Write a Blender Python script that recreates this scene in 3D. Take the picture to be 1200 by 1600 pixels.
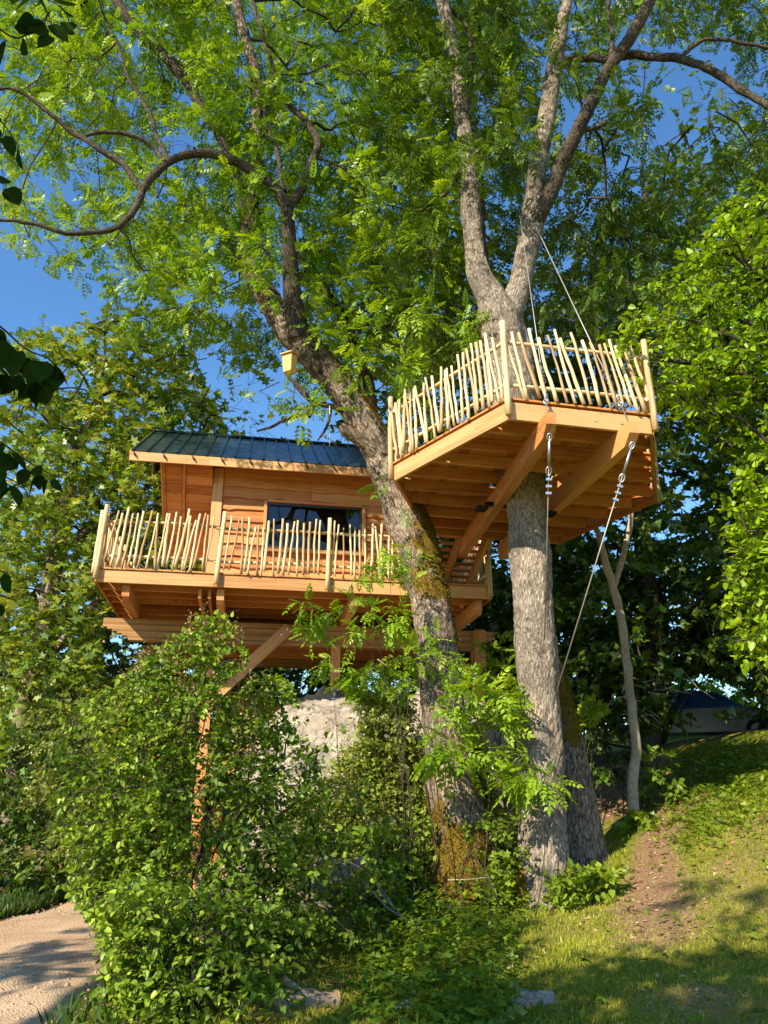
import bpy, math, random
import numpy as np
from mathutils import Vector, Matrix
random.seed(7)
S = bpy.context.scene
for o in list(bpy.data.objects): bpy.data.objects.remove(o)
COL = S.collection
# ------------------------------------------------------------------ camera
FPX = 1202.0
PITCH = math.radians(20.5)
EYE = np.array([0., 0., 1.6])
cd = bpy.data.cameras.new('camera'); cam = bpy.data.objects.new('camera', cd); COL.objects.link(cam)
cam.location = EYE; cam.rotation_euler = (math.pi/2+PITCH, 0, 0)
cd.sensor_fit = 'VERTICAL'; cd.sensor_height = 24; cd.lens = 24*FPX/1600
cd.clip_start = .05; cd.clip_end = 2000
S.camera = cam
# ------------------------------------------------------------------ sky and sun
SUN_EL = math.radians(35); SUN_AZ = math.radians(37.5)     # the light travels to the right of forward
w = bpy.data.worlds.new('World'); S.world = w; w.use_nodes = True
nt = w.node_tree; nt.nodes.clear()
sk = nt.nodes.new('ShaderNodeTexSky'); sk.sky_type = 'NISHITA'; sk.sun_disc = False
sk.sun_elevation = SUN_EL; sk.sun_rotation = math.pi+SUN_AZ
sk.air_density = 1.15; sk.dust_density = .1; sk.ozone_density = 3.8; sk.altitude = 300
bg = nt.nodes.new('ShaderNodeBackground'); bg.inputs['Strength'].default_value = .13
wo = nt.nodes.new('ShaderNodeOutputWorld')
hs = nt.nodes.new('ShaderNodeHueSaturation'); hs.inputs['Saturation'].default_value = 1.17; nt.links.new(sk.outputs[0], hs.inputs['Color']); nt.links.new(hs.outputs[0], bg.inputs[0]); nt.links.new(bg.outputs[0], wo.inputs[0])
sl = bpy.data.lights.new('sun', 'SUN'); so = bpy.data.objects.new('sun', sl); COL.objects.link(so)
sl.energy = 5.0; sl.angle = math.radians(.53); sl.color = (1, .87, .68)
SD = Vector((math.sin(SUN_AZ)*math.cos(SUN_EL), math.cos(SUN_AZ)*math.cos(SUN_EL), -math.sin(SUN_EL)))
so.rotation_euler = SD.to_track_quat('-Z', 'Y').to_euler(); so.location = (-10, -10, 20)
S.view_settings.view_transform = 'Standard'; S.view_settings.look = 'None'
S.view_settings.exposure = 0.95; S.view_settings.gamma = 1
S.view_settings.use_curve_mapping = False
S.render.engine = 'CYCLES'
S.cycles.max_bounces = 6; S.cycles.diffuse_bounces = 3; S.cycles.transparent_max_bounces = 6; S.cycles.transmission_bounces = 4
# ------------------------------------------------------------------ picture-to-place measuring helpers
CT, ST = math.cos(PITCH), math.sin(PITCH)
def ray(px, py):
    x = (px-600)/FPX; y = (800-py)/FPX
    return np.array([x, CT-y*ST, ST+y*CT])
def PY(px, py, Y): d = ray(px, py); return EYE+d*Y/d[1]
def PZ(px, py, z): d = ray(px, py); return EYE+d*(z-1.6)/d[2]
def proj(P):
    P = np.atleast_2d(P)-EYE
    yc = P[:, 1]*CT+P[:, 2]*ST; zc = -P[:, 1]*ST+P[:, 2]*CT
    yc = np.where(yc < .05, .05, yc)
    return 600+FPX*P[:, 0]/yc, 800-FPX*zc/yc
def axial(P): return (P[1]*CT+(P[2]-1.6)*ST)
class Frame:
    def __init__(s, deg):
        a = math.radians(deg); s.a = a
        s.U = np.array([math.cos(a), math.sin(a), 0]); s.V = np.array([-math.sin(a), math.cos(a), 0])
    def at(s, u, v, z): return u*s.U+v*s.V+np.array([0, 0, z])
    def PV(s, px, py, v): d = ray(px, py); P = EYE+d*v/(d@s.V); return (P@s.U, P[2])
    def uv(s, P): return (P@s.U, P@s.V)
HF = Frame(10.0)      # the house and its deck
PF = Frame(12.5)      # the hexagonal platform
# ------------------------------------------------------------------ vectorised noise
def _hash(i, j, k, s):
    n = (i*374761393+j*668265263+k*2147483647*3+s*1274126177) & 0xffffffff
    n = ((n ^ (n >> 13))*1274126177) & 0xffffffff
    n = (n ^ (n >> 16)) & 0xffff
    return n/65535.0
def vnoise(P, seed=0):
    P = np.asarray(P, float); I = np.floor(P).astype(np.int64); f = P-I; f = f*f*(3-2*f)
    r = 0
    for dx in (0, 1):
        wx = f[:, 0] if dx else 1-f[:, 0]
        for dy in (0, 1):
            wy = f[:, 1] if dy else 1-f[:, 1]
            for dz in (0, 1):
                wz = f[:, 2] if dz else 1-f[:, 2]
                r = r+wx*wy*wz*_hash(I[:, 0]+dx, I[:, 1]+dy, I[:, 2]+dz, seed)
    return r*2-1
def fbm(P, o=4, seed=0):
    a = 1; t = 0; P = np.asarray(P, float)
    for k in range(o):
        t = t+a*vnoise(P, seed+k); P = P*2.03+7.1; a *= .5
    return t
# ------------------------------------------------------------------ materials
def hexc(c): return tuple(((x/12.92) if x <= .04045 else ((x+.055)/1.055)**2.4) for x in c)
class NT:
    def __init__(s, name):
        s.m = bpy.data.materials.new(name); s.m.use_nodes = True; s.t = s.m.node_tree; s.t.nodes.clear()
        s.out = s.n('ShaderNodeOutputMaterial')
    def n(s, kind, **kw):
        x = s.t.nodes.new(kind)
        for k, v in kw.items():
            if k.startswith('i_'):
                key = k[2:].replace('_', ' ')
                x.inputs[int(key) if key.isdigit() else key].default_value = v
            else: setattr(x, k, v)
        return x
    def l(s, a, b): s.t.links.new(a, b)
    def attr(s, name): return s.n('ShaderNodeAttribute', attribute_name=name)
    def ramp(s, fac, stops):
        r = s.n('ShaderNodeValToRGB'); e = r.color_ramp.elements
        while len(e) < len(stops): e.new(.5)
        for i, (p, c) in enumerate(stops): e[i].position = p; e[i].color = (*c, 1) if len(c) == 3 else c
        s.l(fac, r.inputs[0]); return r.outputs[0]
    def noise(s, vec, scale, detail=4, rough=.6, dist=0):
        x = s.n('ShaderNodeTexNoise', i_Scale=scale, i_Detail=detail, i_Roughness=rough, i_Distortion=dist)
        if vec is not None: s.l(vec, x.inputs['Vector'])
        return x.outputs['Fac']
    def mapv(s, vec, sc=(1, 1, 1)):
        x = s.n('ShaderNodeMapping'); x.inputs['Scale'].default_value = sc; s.l(vec, x.inputs[0]); return x.outputs[0]
    def math(s, op, a, b=None, clamp=False):
        x = s.n('ShaderNodeMath', operation=op, use_clamp=clamp)
        for i, v in enumerate((a, b)):
            if v is None: continue
            if isinstance(v, (int, float)): x.inputs[i].default_value = v
            else: s.l(v, x.inputs[i])
        return x.outputs[0]
    def mix(s, fac, a, b, mode='MIX'):
        x = s.n('ShaderNodeMix', data_type='RGBA', blend_type=mode)
        for i, v in ((0, fac), (6, a), (7, b)):
            if isinstance(v, (int, float)): x.inputs[i].default_value = v
            elif isinstance(v, tuple): x.inputs[i].default_value = (*v, 1)
            else: s.l(v, x.inputs[i])
        return x.outputs[2]
    def bump(s, h, strength, dist):
        x = s.n('ShaderNodeBump', i_Strength=strength, i_Distance=dist); s.l(h, x.inputs['Height']); return x.outputs[0]
    def pbr(s, col, rough=.7, normal=None, metal=0, spec=.5):
        b = s.n('ShaderNodeBsdfPrincipled', i_Metallic=metal)
        b.inputs['Specular IOR Level'].default_value = spec
        for k, v in (('Base Color', col), ('Roughness', rough)):
            if isinstance(v, (int, float)): b.inputs[k].default_value = v
            elif isinstance(v, tuple): b.inputs[k].default_value = (*v, 1)
            else: s.l(v, b.inputs[k])
        if normal is not None: s.l(normal, b.inputs['Normal'])
        s.l(b.outputs[0], s.out.inputs[0]); return b
M = {}
def wood(name, dark, mid, light, rough=.62, grain=1.15, rv=.6):
    n = NT(name); g = n.attr('gco').outputs['Vector']; oi = n.n('ShaderNodeObjectInfo').outputs['Random']
    off = n.n('ShaderNodeCombineXYZ'); n.l(n.math('MULTIPLY', oi, 37.), off.inputs[0]); n.l(n.math('MULTIPLY', oi, 11.), off.inputs[1])
    ad = n.n('ShaderNodeVectorMath', operation='ADD'); n.l(g, ad.inputs[0]); n.l(off.outputs[0], ad.inputs[1]); v = ad.outputs[0]
    g1 = n.noise(n.mapv(v, (1.1, 26, 26)), 1.0, 5, .65, .6)
    g2 = n.noise(n.mapv(v, (3, 120, 120)), 1.0, 3, .6)
    g3 = n.noise(n.mapv(v, (.7, 5, 5)), 1.0, 3, .5, .8)
    f = n.math('ADD', n.math('MULTIPLY', g1, .6*grain), n.math('ADD', n.math('MULTIPLY', g2, .22*grain), n.math('MULTIPLY', g3, .42)))
    f = n.math('ADD', f, n.math('MULTIPLY', n.math('SUBTRACT', oi, .5), rv*.6))
    col = n.ramp(f, [(.38, dark), (.57, mid), (.80, light)])
    vo = n.n('ShaderNodeTexVoronoi', i_Scale=1.0); n.l(n.mapv(v, (2.3, 7.5, 7.5)), vo.inputs['Vector'])
    kn = n.ramp(vo.outputs['Distance'], [(.045, (1, 1, 1)), (.11, (0, 0, 0))])
    col = n.mix(n.math('MULTIPLY', kn, .85), col, tuple(c*.28 for c in dark))
    wx = n.noise(n.n('ShaderNodeTexCoord').outputs['Object'], .9, 3, .6)
    col = n.mix(n.math('MULTIPLY', wx, .38), col, tuple(c*.5 for c in mid))
    n.pbr(col, rough, n.bump(f, .35, .004), spec=.35); M[name] = n.m
wood('larch', (.30, .10, .026), (.52, .205, .06), (.72, .35, .125))
wood('larch_red', (.28, .08, .02), (.50, .17, .042), (.70, .29, .085))
wood('larch_pale', (.31, .13, .043), (.52, .25, .09), (.68, .39, .165))
wood('glulam', (.17, .075, .024), (.33, .165, .055), (.48, .27, .10), grain=.9)
wood('stick', (.34, .20, .085), (.66, .48, .25), (.84, .69, .42), grain=.9, rv=.6)
wood('log_wood', (.16, .10, .06), (.33, .23, .14), (.55, .42, .28))
def bark(name, cr, mid, hi, lich, sc=1.0, bumpd=.032):
    n = NT(name); g = n.attr('gco').outputs['Vector']; ms = n.attr('moss').outputs['Fac']; crown_shade = n.attr('crown_shade').outputs['Fac']
    v = n.mapv(g, (1, 1, .3))
    n1 = n.noise(v, 42*sc, 6, .68, .35); n2 = n.noise(g, 5, 4, .6); n3 = n.noise(g, 1.7, 3, .5)
    vo = n.n('ShaderNodeTexVoronoi', feature='DISTANCE_TO_EDGE', i_Scale=26*sc)
    n.l(n.mix(.16, v, n.noise(v, 18*sc, 3), 'ADD'), vo.inputs['Vector'])
    ed = n.ramp(vo.outputs['Distance'], [(.0, (0, 0, 0)), (.22, (1, 1, 1))])
    h = n.math('ADD', n.math('MULTIPLY', n1, .9), n.math('MULTIPLY', ed, .28))
    col = n.ramp(h, [(.34, cr), (.56, mid), (.80, hi)])
    col = n.mix(n.math('MULTIPLY', n.ramp(n2, [(.5, (0, 0, 0)), (.68, (1, 1, 1))]), .45), col, lich)
    col = n.mix(n.math('MULTIPLY', n.ramp(n3, [(.45, (0, 0, 0)), (.62, (1, 1, 1))]), .35), col, tuple(c*.6 for c in cr))
    dn = n.math('MULTIPLY', n.math('SUBTRACT', n.math('ADD', crown_shade, n.math('MULTIPLY', n.math('SUBTRACT', n.noise(g, 7, 5, .7), .5), 2.2)), .42), 4., clamp=True)  # mottled darkening paints the crown's dappled shade onto the upper bark
    dn = n.math('MULTIPLY', dn, n.math('GREATER_THAN', crown_shade, .01))
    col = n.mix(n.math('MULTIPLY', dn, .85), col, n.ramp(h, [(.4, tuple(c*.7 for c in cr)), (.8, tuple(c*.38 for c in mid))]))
    mt = n.noise(g, 60, 4, .7)
    mc = n.ramp(mt, [(.3, (.05, .035, .006)), (.5, (.17, .11, .014)), (.72, (.30, .20, .03))])
    mf = n.math('MULTIPLY', n.math('SUBTRACT', n.math('ADD', ms, n.math('MULTIPLY', n.math('SUBTRACT', n.noise(g, 11, 5, .7), .5), 1.3)), .42), 6., clamp=True)
    mf = n.math('MINIMUM', n.math('MULTIPLY', mf, n.math('GREATER_THAN', ms, .02)), 1.)
    col = n.mix(mf, col, mc)
    hh = n.math('ADD', n.math('MULTIPLY', h, 1.), n.math('MULTIPLY', mt, n.math('MULTIPLY', mf, .8)))
    n.pbr(col, .9, n.bump(hh, .9, bumpd), spec=.15); M[name] = n.m
bark('ash_bark', (.055, .042, .03), (.25, .205, .155), (.47, .40, .32), (.40, .35, .27))
bark('leaning_bark', (.025, .017, .011), (.16, .115, .078), (.40, .32, .235), (.33, .28, .21), .8, .03)
bark('limb_bark', (.01, .007, .005), (.045, .034, .025), (.17, .14, .105), (.10, .085, .06), 1.3, .014)  # much darker than the trunks: crown shade put into the limb colour
bark('pale_bark', (.14, .11, .08), (.36, .30, .22), (.52, .45, .34), (.42, .36, .25), 1.6, .006)
def leafmat(name, c0, c1, c2, trans=.45, gloss=.05, rough=.42, tmul=(1.25, 1.15, .45)):
    n = NT(name); t = n.attr('tint').outputs['Fac']
    col = n.ramp(t, [(0., c0), (.55, c1), (1., c2)])
    d = n.n('ShaderNodeBsdfDiffuse'); n.l(col, d.inputs[0])
    tr = n.n('ShaderNodeBsdfTranslucent'); n.l(n.mix(1., col, tmul, 'MULTIPLY'), tr.inputs[0])
    mx = n.n('ShaderNodeMixShader', i_0=trans); n.l(d.outputs[0], mx.inputs[1]); n.l(tr.outputs[0], mx.inputs[2])
    gl = n.n('ShaderNodeBsdfGlossy', i_Roughness=rough); gl.inputs[0].default_value = (1, 1, 1, 1)
    m2 = n.n('ShaderNodeMixShader', i_0=gloss); n.l(mx.outputs[0], m2.inputs[1]); n.l(gl.outputs[0], m2.inputs[2])
    n.l(m2.outputs[0], n.out.inputs[0]); M[name] = n.m
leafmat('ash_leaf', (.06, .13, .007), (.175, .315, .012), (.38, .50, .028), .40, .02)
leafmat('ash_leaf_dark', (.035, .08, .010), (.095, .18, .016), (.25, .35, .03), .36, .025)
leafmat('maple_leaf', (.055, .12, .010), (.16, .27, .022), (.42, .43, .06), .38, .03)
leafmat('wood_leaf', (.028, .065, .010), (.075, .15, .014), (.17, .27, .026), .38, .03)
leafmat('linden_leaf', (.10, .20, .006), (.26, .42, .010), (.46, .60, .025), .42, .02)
leafmat('near_leaf', (.015, .035, .006), (.022, .05, .008), (.04, .08, .012), .25, .0)  # near-black green, the shade of the overhanging boughs put into the leaf colour
leafmat('lilac_leaf', (.05, .11, .010), (.16, .27, .018), (.36, .47, .04), .34, .02)
leafmat('small_leaf', (.09, .13, .018), (.22, .28, .04), (.38, .44, .08), .4, .02)
leafmat('herb_leaf', (.06, .12, .01), (.16, .26, .018), (.32, .42, .035), .42, .02)
leafmat('seed_head', (.12, .07, .02), (.26, .15, .05), (.38, .26, .09), .2)
leafmat('grass_blade', (.14, .21, .012), (.37, .43, .03), (.62, .54, .11), .35, .02)
leafmat('dry_litter', (.16, .08, .035), (.42, .25, .13), (.70, .52, .34), .1, .02)
leafmat('moss_tuft', (.05, .038, .006), (.14, .10, .014), (.27, .21, .03), .25, .0)
def simple(name, col, rough=.6, metal=0, nz=.15, sc=30, bump=.15, spec=.5):
    n = NT(name); tc = n.n('ShaderNodeTexCoord').outputs['Object']; z = n.noise(tc, sc, 4, .6)
    c = n.mix(n.math('MULTIPLY', z, nz*2), col, tuple(x*.35 for x in col))
    n.pbr(c, rough, n.bump(z, bump, .003), metal, spec); M[name] = n.m
simple('galvanised', (.55, .56, .58), .38, .9, .15)
simple('steel_rope', (.42, .40, .37), .5, .5, .3, 200)
simple('black_steel', (.02, .02, .022), .45, .6)
simple('dark_frame', (.035, .03, .028), .4)
simple('white_twine', (.75, .72, .62), .8)
simple('interior', (.10, .085, .075), .8)
simple('curtain', (.25, .25, .32), .9)
simple('tyre', (.02, .02, .02), .85)
simple('car_paint', (.10, .30, .80), .2, .2, .05, 5, .0)
simple('car_dark', (.03, .035, .04), .3, .3, .05, 5, .0)
simple('car_silver', (.34, .36, .40), .3, .3, .05, 5, .0)
simple('bird_wood', (.72, .43, .14), .7, 0, .2, 12)
def glassm(name, col, rough):
    n = NT(name); a = n.n('ShaderNodeBsdfGlossy', i_Roughness=rough); a.inputs[0].default_value = (.9, .95, 1, 1)
    b = n.n('ShaderNodeBsdfTransparent'); b.inputs[0].default_value = (*col, 1)
    f = n.n('ShaderNodeFresnel', i_IOR=1.52); mx = n.n('ShaderNodeMixShader')
    n.l(n.math('ADD', n.math('MULTIPLY', f.outputs[0], 1.1), .0), mx.inputs[0]); n.l(b.outputs[0], mx.inputs[1]); n.l(a.outputs[0], mx.inputs[2])
    n.l(mx.outputs[0], n.out.inputs[0]); M[name] = n.m
glassm('window_glass', (.60, .55, .50), .01)
simple('car_glass_sky', (.07, .22, .62), .06, .3, .05, 5, .0)  # blue base colour paints a sky reflection into the windows
def roofm():
    n = NT('roof_metal'); tc = n.n('ShaderNodeTexCoord').outputs['Object']
    z = n.noise(n.mapv(tc, (6, 1, 1)), 3, 5, .65, .5); z2 = n.noise(tc, 40, 3)
    c = n.ramp(z, [(.35, (.012, .026, .030)), (.6, (.03, .052, .060)), (.8, (.11, .135, .125))])
    n.pbr(c, n.math('ADD', n.math('MULTIPLY', z, .3), .15), n.bump(z2, .08, .002), .35); M['roof_metal'] = n.m
roofm()
def rockm(name, base, light, dark):
    n = NT(name); tc = n.n('ShaderNodeTexCoord').outputs['Object']; ms = n.attr('moss').outputs['Fac']
    a = n.noise(tc, 2.2, 8, .65, .4); b = n.noise(tc, 14, 6, .7); c_ = n.noise(tc, 55, 4, .7)
    vo = n.n('ShaderNodeTexVoronoi', feature='DISTANCE_TO_EDGE', i_Scale=2.3); n.l(n.mix(.9, tc, n.noise(tc, 2.2, 6, .7), 'ADD'), vo.inputs['Vector'])
    crack = n.ramp(vo.outputs['Distance'], [(.0, (0, 0, 0)), (.03, (1, 1, 1))])
    h = n.math('ADD', n.math('MULTIPLY', a, .5), n.math('ADD', n.math('MULTIPLY', b, .35), n.math('MULTIPLY', c_, .15)))
    col = n.ramp(h, [(.36, dark), (.5, base), (.64, light)])
    col = n.mix(n.math('MULTIPLY', n.math('SUBTRACT', 1., crack), .55), col, tuple(x*.35 for x in dark))
    st = n.ramp(n.noise(tc, 1.1, 4, .6), [(.44, (0, 0, 0)), (.6, (1, 1, 1))])
    col = n.mix(n.math('MULTIPLY', st, .6), col, (.24, .18, .12))
    mf = n.math('MULTIPLY', n.math('SUBTRACT', n.math('ADD', ms, b), .95), 6., clamp=True)
    col = n.mix(mf, col, (.12, .12, .02))
    n.pbr(col, .9, n.bump(n.math('ADD', h, n.math('MULTIPLY', crack, .1)), 1., .09), spec=.2); M[name] = n.m
rockm('limestone', (.45, .40, .33), (.64, .58, .48), (.16, .125, .095))
def groundm():
    n = NT('lawn'); tc = n.n('ShaderNodeTexCoord').outputs['Object']; bare = n.attr('bare').outputs['Fac']
    a = n.noise(tc, 1.3, 5, .6); b = n.noise(tc, 26, 5, .7); c_ = n.noise(tc, 140, 3, .7)
    g = n.ramp(n.math('ADD', n.math('MULTIPLY', a, .45), n.math('MULTIPLY', b, .55)), [(.34, (.12, .12, .014)), (.5, (.27, .26, .035)), (.68, (.45, .39, .10))])
    e = n.ramp(n.math('ADD', n.math('MULTIPLY', b, .6), n.math('MULTIPLY', c_, .4)), [(.34, (.15, .07, .028)), (.5, (.36, .22, .12)), (.68, (.58, .43, .28))])
    f = n.math('MULTIPLY', n.math('SUBTRACT', n.math('ADD', bare, n.math('MULTIPLY', n.math('SUBTRACT', b, .5), 1.5)), .42), 4., clamp=True)
    n.pbr(n.mix(f, g, e), .95, n.bump(n.math('ADD', b, n.math('MULTIPLY', c_, .5)), .9, .05), spec=.1); M['lawn'] = n.m
groundm()
def pathm():
    n = NT('gravel'); tc = n.n('ShaderNodeTexCoord').outputs['Object']
    a = n.noise(tc, .9, 5, .6); b = n.noise(tc, 60, 5, .75)
    vo = n.n('ShaderNodeTexVoronoi', i_Scale=55.); n.l(tc, vo.inputs['Vector'])
    h = n.math('ADD', n.math('MULTIPLY', a, .4), n.math('MULTIPLY', b, .6))
    c = n.ramp(h, [(.34, (.30, .19, .11)), (.5, (.56, .39, .245)), (.68, (.74, .58, .40))])
    c = n.mix(n.math('MULTIPLY', vo.outputs['Distance'], .35), c, (.2, .15, .1))
    n.pbr(c, .92, n.bump(n.math('ADD', b, vo.outputs['Distance']), .7, .02), spec=.15); M['gravel'] = n.m
pathm()
# ------------------------------------------------------------------ object helpers
def link(o, parent=None):
    COL.objects.link(o)
    if parent is not None: o.parent = parent
    return o
def tag(o, label=None, cat=None, group=None, kind=None):
    if label: o['label'] = label
    if cat: o['category'] = cat
    if group: o['group'] = group
    if kind: o['kind'] = kind
    return o
def thing(name, loc, label, cat, group=None, rz=0):
    o = bpy.data.objects.new(name, None); o.empty_display_size = .2
    o.location = tuple(float(c) for c in loc); o.rotation_euler = (0, 0, rz); link(o); tag(o, label, cat, group)
    bpy.context.view_layer.update() if False else None
    o['_o'] = 0; del o['_o']
    return o
def loc_of(o):
    L = Vector((0, 0, 0)); p = o
    while p is not None: L = L+p.location; p = p.parent
    return L
class MB:
    """collects shapes given in world metres; build() links one mesh, moved under its parent"""
    def __init__(s): s.v = []; s.f = []; s.g = []; s.sm = []
    def raw(s, vs, fs, gs, smooth=False):
        b = len(s.v); s.v += [tuple(map(float, p)) for p in vs]; s.g += [tuple(map(float, q)) for q in gs]
        s.f += [tuple(b+i for i in f) for f in fs]; s.sm += [smooth]*len(fs); return s
    def beam(s, a, b, w, h, up=(0, 0, 1), cham0=0, cham1=0):
        """box from a to b (centre line), width w sideways, height h along up; cham cuts the lower end corner"""
        a = np.array(a, float); b = np.array(b, float); x = b-a; L = np.linalg.norm(x); x = x/L
        up = np.array(up, float); y = np.cross(up, x); y /= np.linalg.norm(y); z = np.cross(x, y)
        off = random.random()*20
        prof = [(0, h/2)]
        if cham0: prof += [(0, -h/2+cham0*.75), (cham0, -h/2)]
        else: prof += [(0, -h/2)]
        if cham1: prof += [(L-cham1, -h/2), (L, -h/2+cham1*.75)]
        else: prof += [(L, -h/2)]
        prof += [(L, h/2)]
        n = len(prof); vs = []; gs = []
        for sy in (-w/2, w/2):
            for (t, q) in prof: vs.append(a+x*t+y*sy+z*q); gs.append((t+off, sy+off, q))
        fs = [tuple(range(n-1, -1, -1)), tuple(range(n, 2*n))]
        for i in range(n): j = (i+1) % n; fs.append((i, j, j+n, i+n))
        fs = [tuple(reversed(f)) for f in fs]
        return s.raw(vs, fs, gs)
    def box(s, lo, hi, fr=None):
        """axis box in a frame (u,v,z); grain along the longest side"""
        lo = np.array(lo, float); hi = np.array(hi, float); c = (lo+hi)/2; d = hi-lo; k = int(np.argmax(d))
        vs = []; gs = []; off = random.random()*20
        order = [k]+[i for i in range(3) if i != k]
        for i in (0, 1):
            for j in (0, 1):
                for l in (0, 1):
                    p = np.array([(lo, hi)[i][0], (lo, hi)[j][1], (lo, hi)[l][2]])
                    vs.append(fr.at(*p) if fr else p); gs.append([p[q]+off for q in order])
        fs = [(0, 1, 3, 2), (4, 6, 7, 5), (0, 4, 5, 1), (2, 3, 7, 6), (0, 2, 6, 4), (1, 5, 7, 3)]
        return s.raw(vs, fs, gs)
    def prism(s, pts, vec, g=None):
        """planar polygon pts (world) pushed along vec"""
        n = len(pts); pts = [np.array(p, float) for p in pts]; vec = np.array(vec, float)
        x = pts[1]-pts[0]; x /= np.linalg.norm(x); off = random.random()*20
        nn = np.cross(pts[1]-pts[0], pts[-1]-pts[0]); nn /= np.linalg.norm(nn); y = np.cross(nn, x)
        vs = pts+[p+vec for p in pts]
        gs = [((p-pts[0])@x+off, (p-pts[0])@y+off, (p-pts[0])@nn) for p in vs]
        fs = [tuple(range(n-1, -1, -1)), tuple(range(n, 2*n))]+[(i, (i+1) % n, (i+1) % n+n, i+n) for i in range(n)]
        if nn@vec < 0: fs = [tuple(reversed(f)) for f in fs]
        return s.raw(vs, fs, gs)
    def tube(s, pts, rad, sides=10, cap=True, smooth=True):
        P = np.array(pts, float); n = len(P)
        if np.isscalar(rad): rad = [rad]*n
        T = np.gradient(P, axis=0); T /= np.linalg.norm(T, axis=1)[:, None]+1e-9
        ref = np.array([0, 0, 1.]) if abs(T[0][2]) < .9 else np.array([1., 0, 0])
        X = np.cross(ref, T[0]); X /= np.linalg.norm(X); al = 0; vs = []; gs = []; off = random.random()*20
        for i in range(n):
            X = X-T[i]*(X@T[i]); X /= np.linalg.norm(X); Y = np.cross(T[i], X)
            if i: al += np.linalg.norm(P[i]-P[i-1])
            for k in range(sides):
                a = 2*math.pi*k/sides; vs.append(P[i]+(X*math.cos(a)+Y*math.sin(a))*rad[i])
                gs.append((al+off, math.cos(a)*rad[i]+off, math.sin(a)*rad[i]))
        fs = [(i*sides+k, i*sides+(k+1) % sides, (i+1)*sides+(k+1) % sides, (i+1)*sides+k) for i in range(n-1) for k in range(sides)]
        s.raw(vs, fs, gs, smooth)
        if cap:
            b = len(s.v)-n*sides
            s.f.append(tuple(b+k for k in range(sides-1, -1, -1))); s.sm.append(False)
            s.f.append(tuple(b+(n-1)*sides+k for k in range(sides))); s.sm.append(False)
        return s
    def mesh(s, name, mat, origin=(0, 0, 0)):
        me = bpy.data.meshes.new(name); o = np.array(origin, float)
        me.from_pydata([tuple(np.array(p)-o) for p in s.v], [], s.f); me.validate()
        at = me.attributes.new('gco', 'FLOAT_VECTOR', 'POINT'); at.data.foreach_set('vector', np.array(s.g, np.float32).ravel())
        if len(me.polygons) == len(s.sm): me.polygons.foreach_set('use_smooth', s.sm)
        me.materials.append(M[mat] if isinstance(mat, str) else mat); me.update(); return me
    def build(s, name, mat, parent=None, origin=None):
        base = np.array(loc_of(parent)) if parent else np.zeros(3)
        org = np.array(origin, float) if origin is not None else np.mean(np.array(s.v), axis=0)
        o = bpy.data.objects.new(name, s.mesh(name, mat, org)); o.location = tuple(float(c) for c in (org-base)); return link(o, parent)
def npmesh(name, V, F, mat, attrs=None, smooth=False, parent=None):
    """V (n,3) world, F list of index arrays (m,k); fast mesh"""
    base = np.array(loc_of(parent)) if parent else np.zeros(3)
    V = (np.asarray(V, np.float64)-base).astype(np.float32)
    me = bpy.data.meshes.new(name); me.vertices.add(len(V)); me.vertices.foreach_set('co', V.ravel())
    F = [f for f in (F if isinstance(F, list) else [F]) if len(f)]
    nl = sum(f.size for f in F); npoly = sum(len(f) for f in F)
    me.loops.add(nl); me.polygons.add(npoly)
    me.loops.foreach_set('vertex_index', np.concatenate([f.ravel() for f in F]).astype(np.int32))
    st = []; c = 0
    for f in F: st.append(c+np.arange(len(f))*f.shape[1]); c += f.size
    me.polygons.foreach_set('loop_start', np.concatenate(st).astype(np.int32))
    if smooth: me.polygons.foreach_set('use_smooth', np.ones(npoly, bool))
    me.update(calc_edges=True)
    for k, a in (attrs or {}).items():
        a = np.asarray(a, np.float32)
        t = me.attributes.new(k, 'FLOAT_VECTOR' if a.ndim == 2 else 'FLOAT', 'POINT')
        t.data.foreach_set('vector' if a.ndim == 2 else 'value', a.ravel())
    me.materials.append(M[mat]); o = bpy.data.objects.new(name, me); return link(o, parent)
# ------------------------------------------------------------------ leaves
def unit(v): return v/(np.linalg.norm(v, axis=-1, keepdims=True)+1e-9)
def t_ash(pairs=4, wl=.28, ww=.08, droop=.3, seed=0):
    r = np.random.RandomState(seed); V = []; F = []
    def lf(o, d, L, W):
        d = unit(np.array(d, float)); s = unit(np.cross([0, 0, 1.], d)); b = len(V); o = np.array(o, float)
        V.extend([o, o+d*L*.45+s*W+[0, 0, .012], o+d*L+[0, 0, -.03], o+d*L*.45-s*W+[0, 0, .012]]); F.append((b, b+1, b+2, b+3))
    for i in range(pairs):
        x = .25+.62*i/max(1, pairs-1)*1.0; z = -droop*x*x
        for sg in (-1, 1): lf((x, 0, z), (.65+r.rand()*.2, sg, -.15-r.rand()*.25), wl*(1-.12*abs(i-1)), ww)
    lf((.9, 0, -droop*.81), (1, 0, -.4), wl, ww)
    return np.array(V), np.array(F)
def t_heart():
    V = np.array([(0, 0, 0), (.18, .34, .09), (.62, .28, .07), (1, 0, -.05), (.62, -.28, .07), (.18, -.34, .09)]); return V, np.array([(0, 3, 2, 1), (0, 5, 4, 3)])
def t_maple():
    V = [(0.25, 0, 0)]; 
    for k in range(11):
        a = math.radians(-150+30*k); r = (.75, .38)[k % 2] if abs(a) < 2.4 else .4
        V.append((.25+r*math.cos(a), r*math.sin(a), -.12*r*r))
    return np.array(V), np.array([(0, 1+2*k, 2+2*k, 3+2*k) for k in range(5)])
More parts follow.
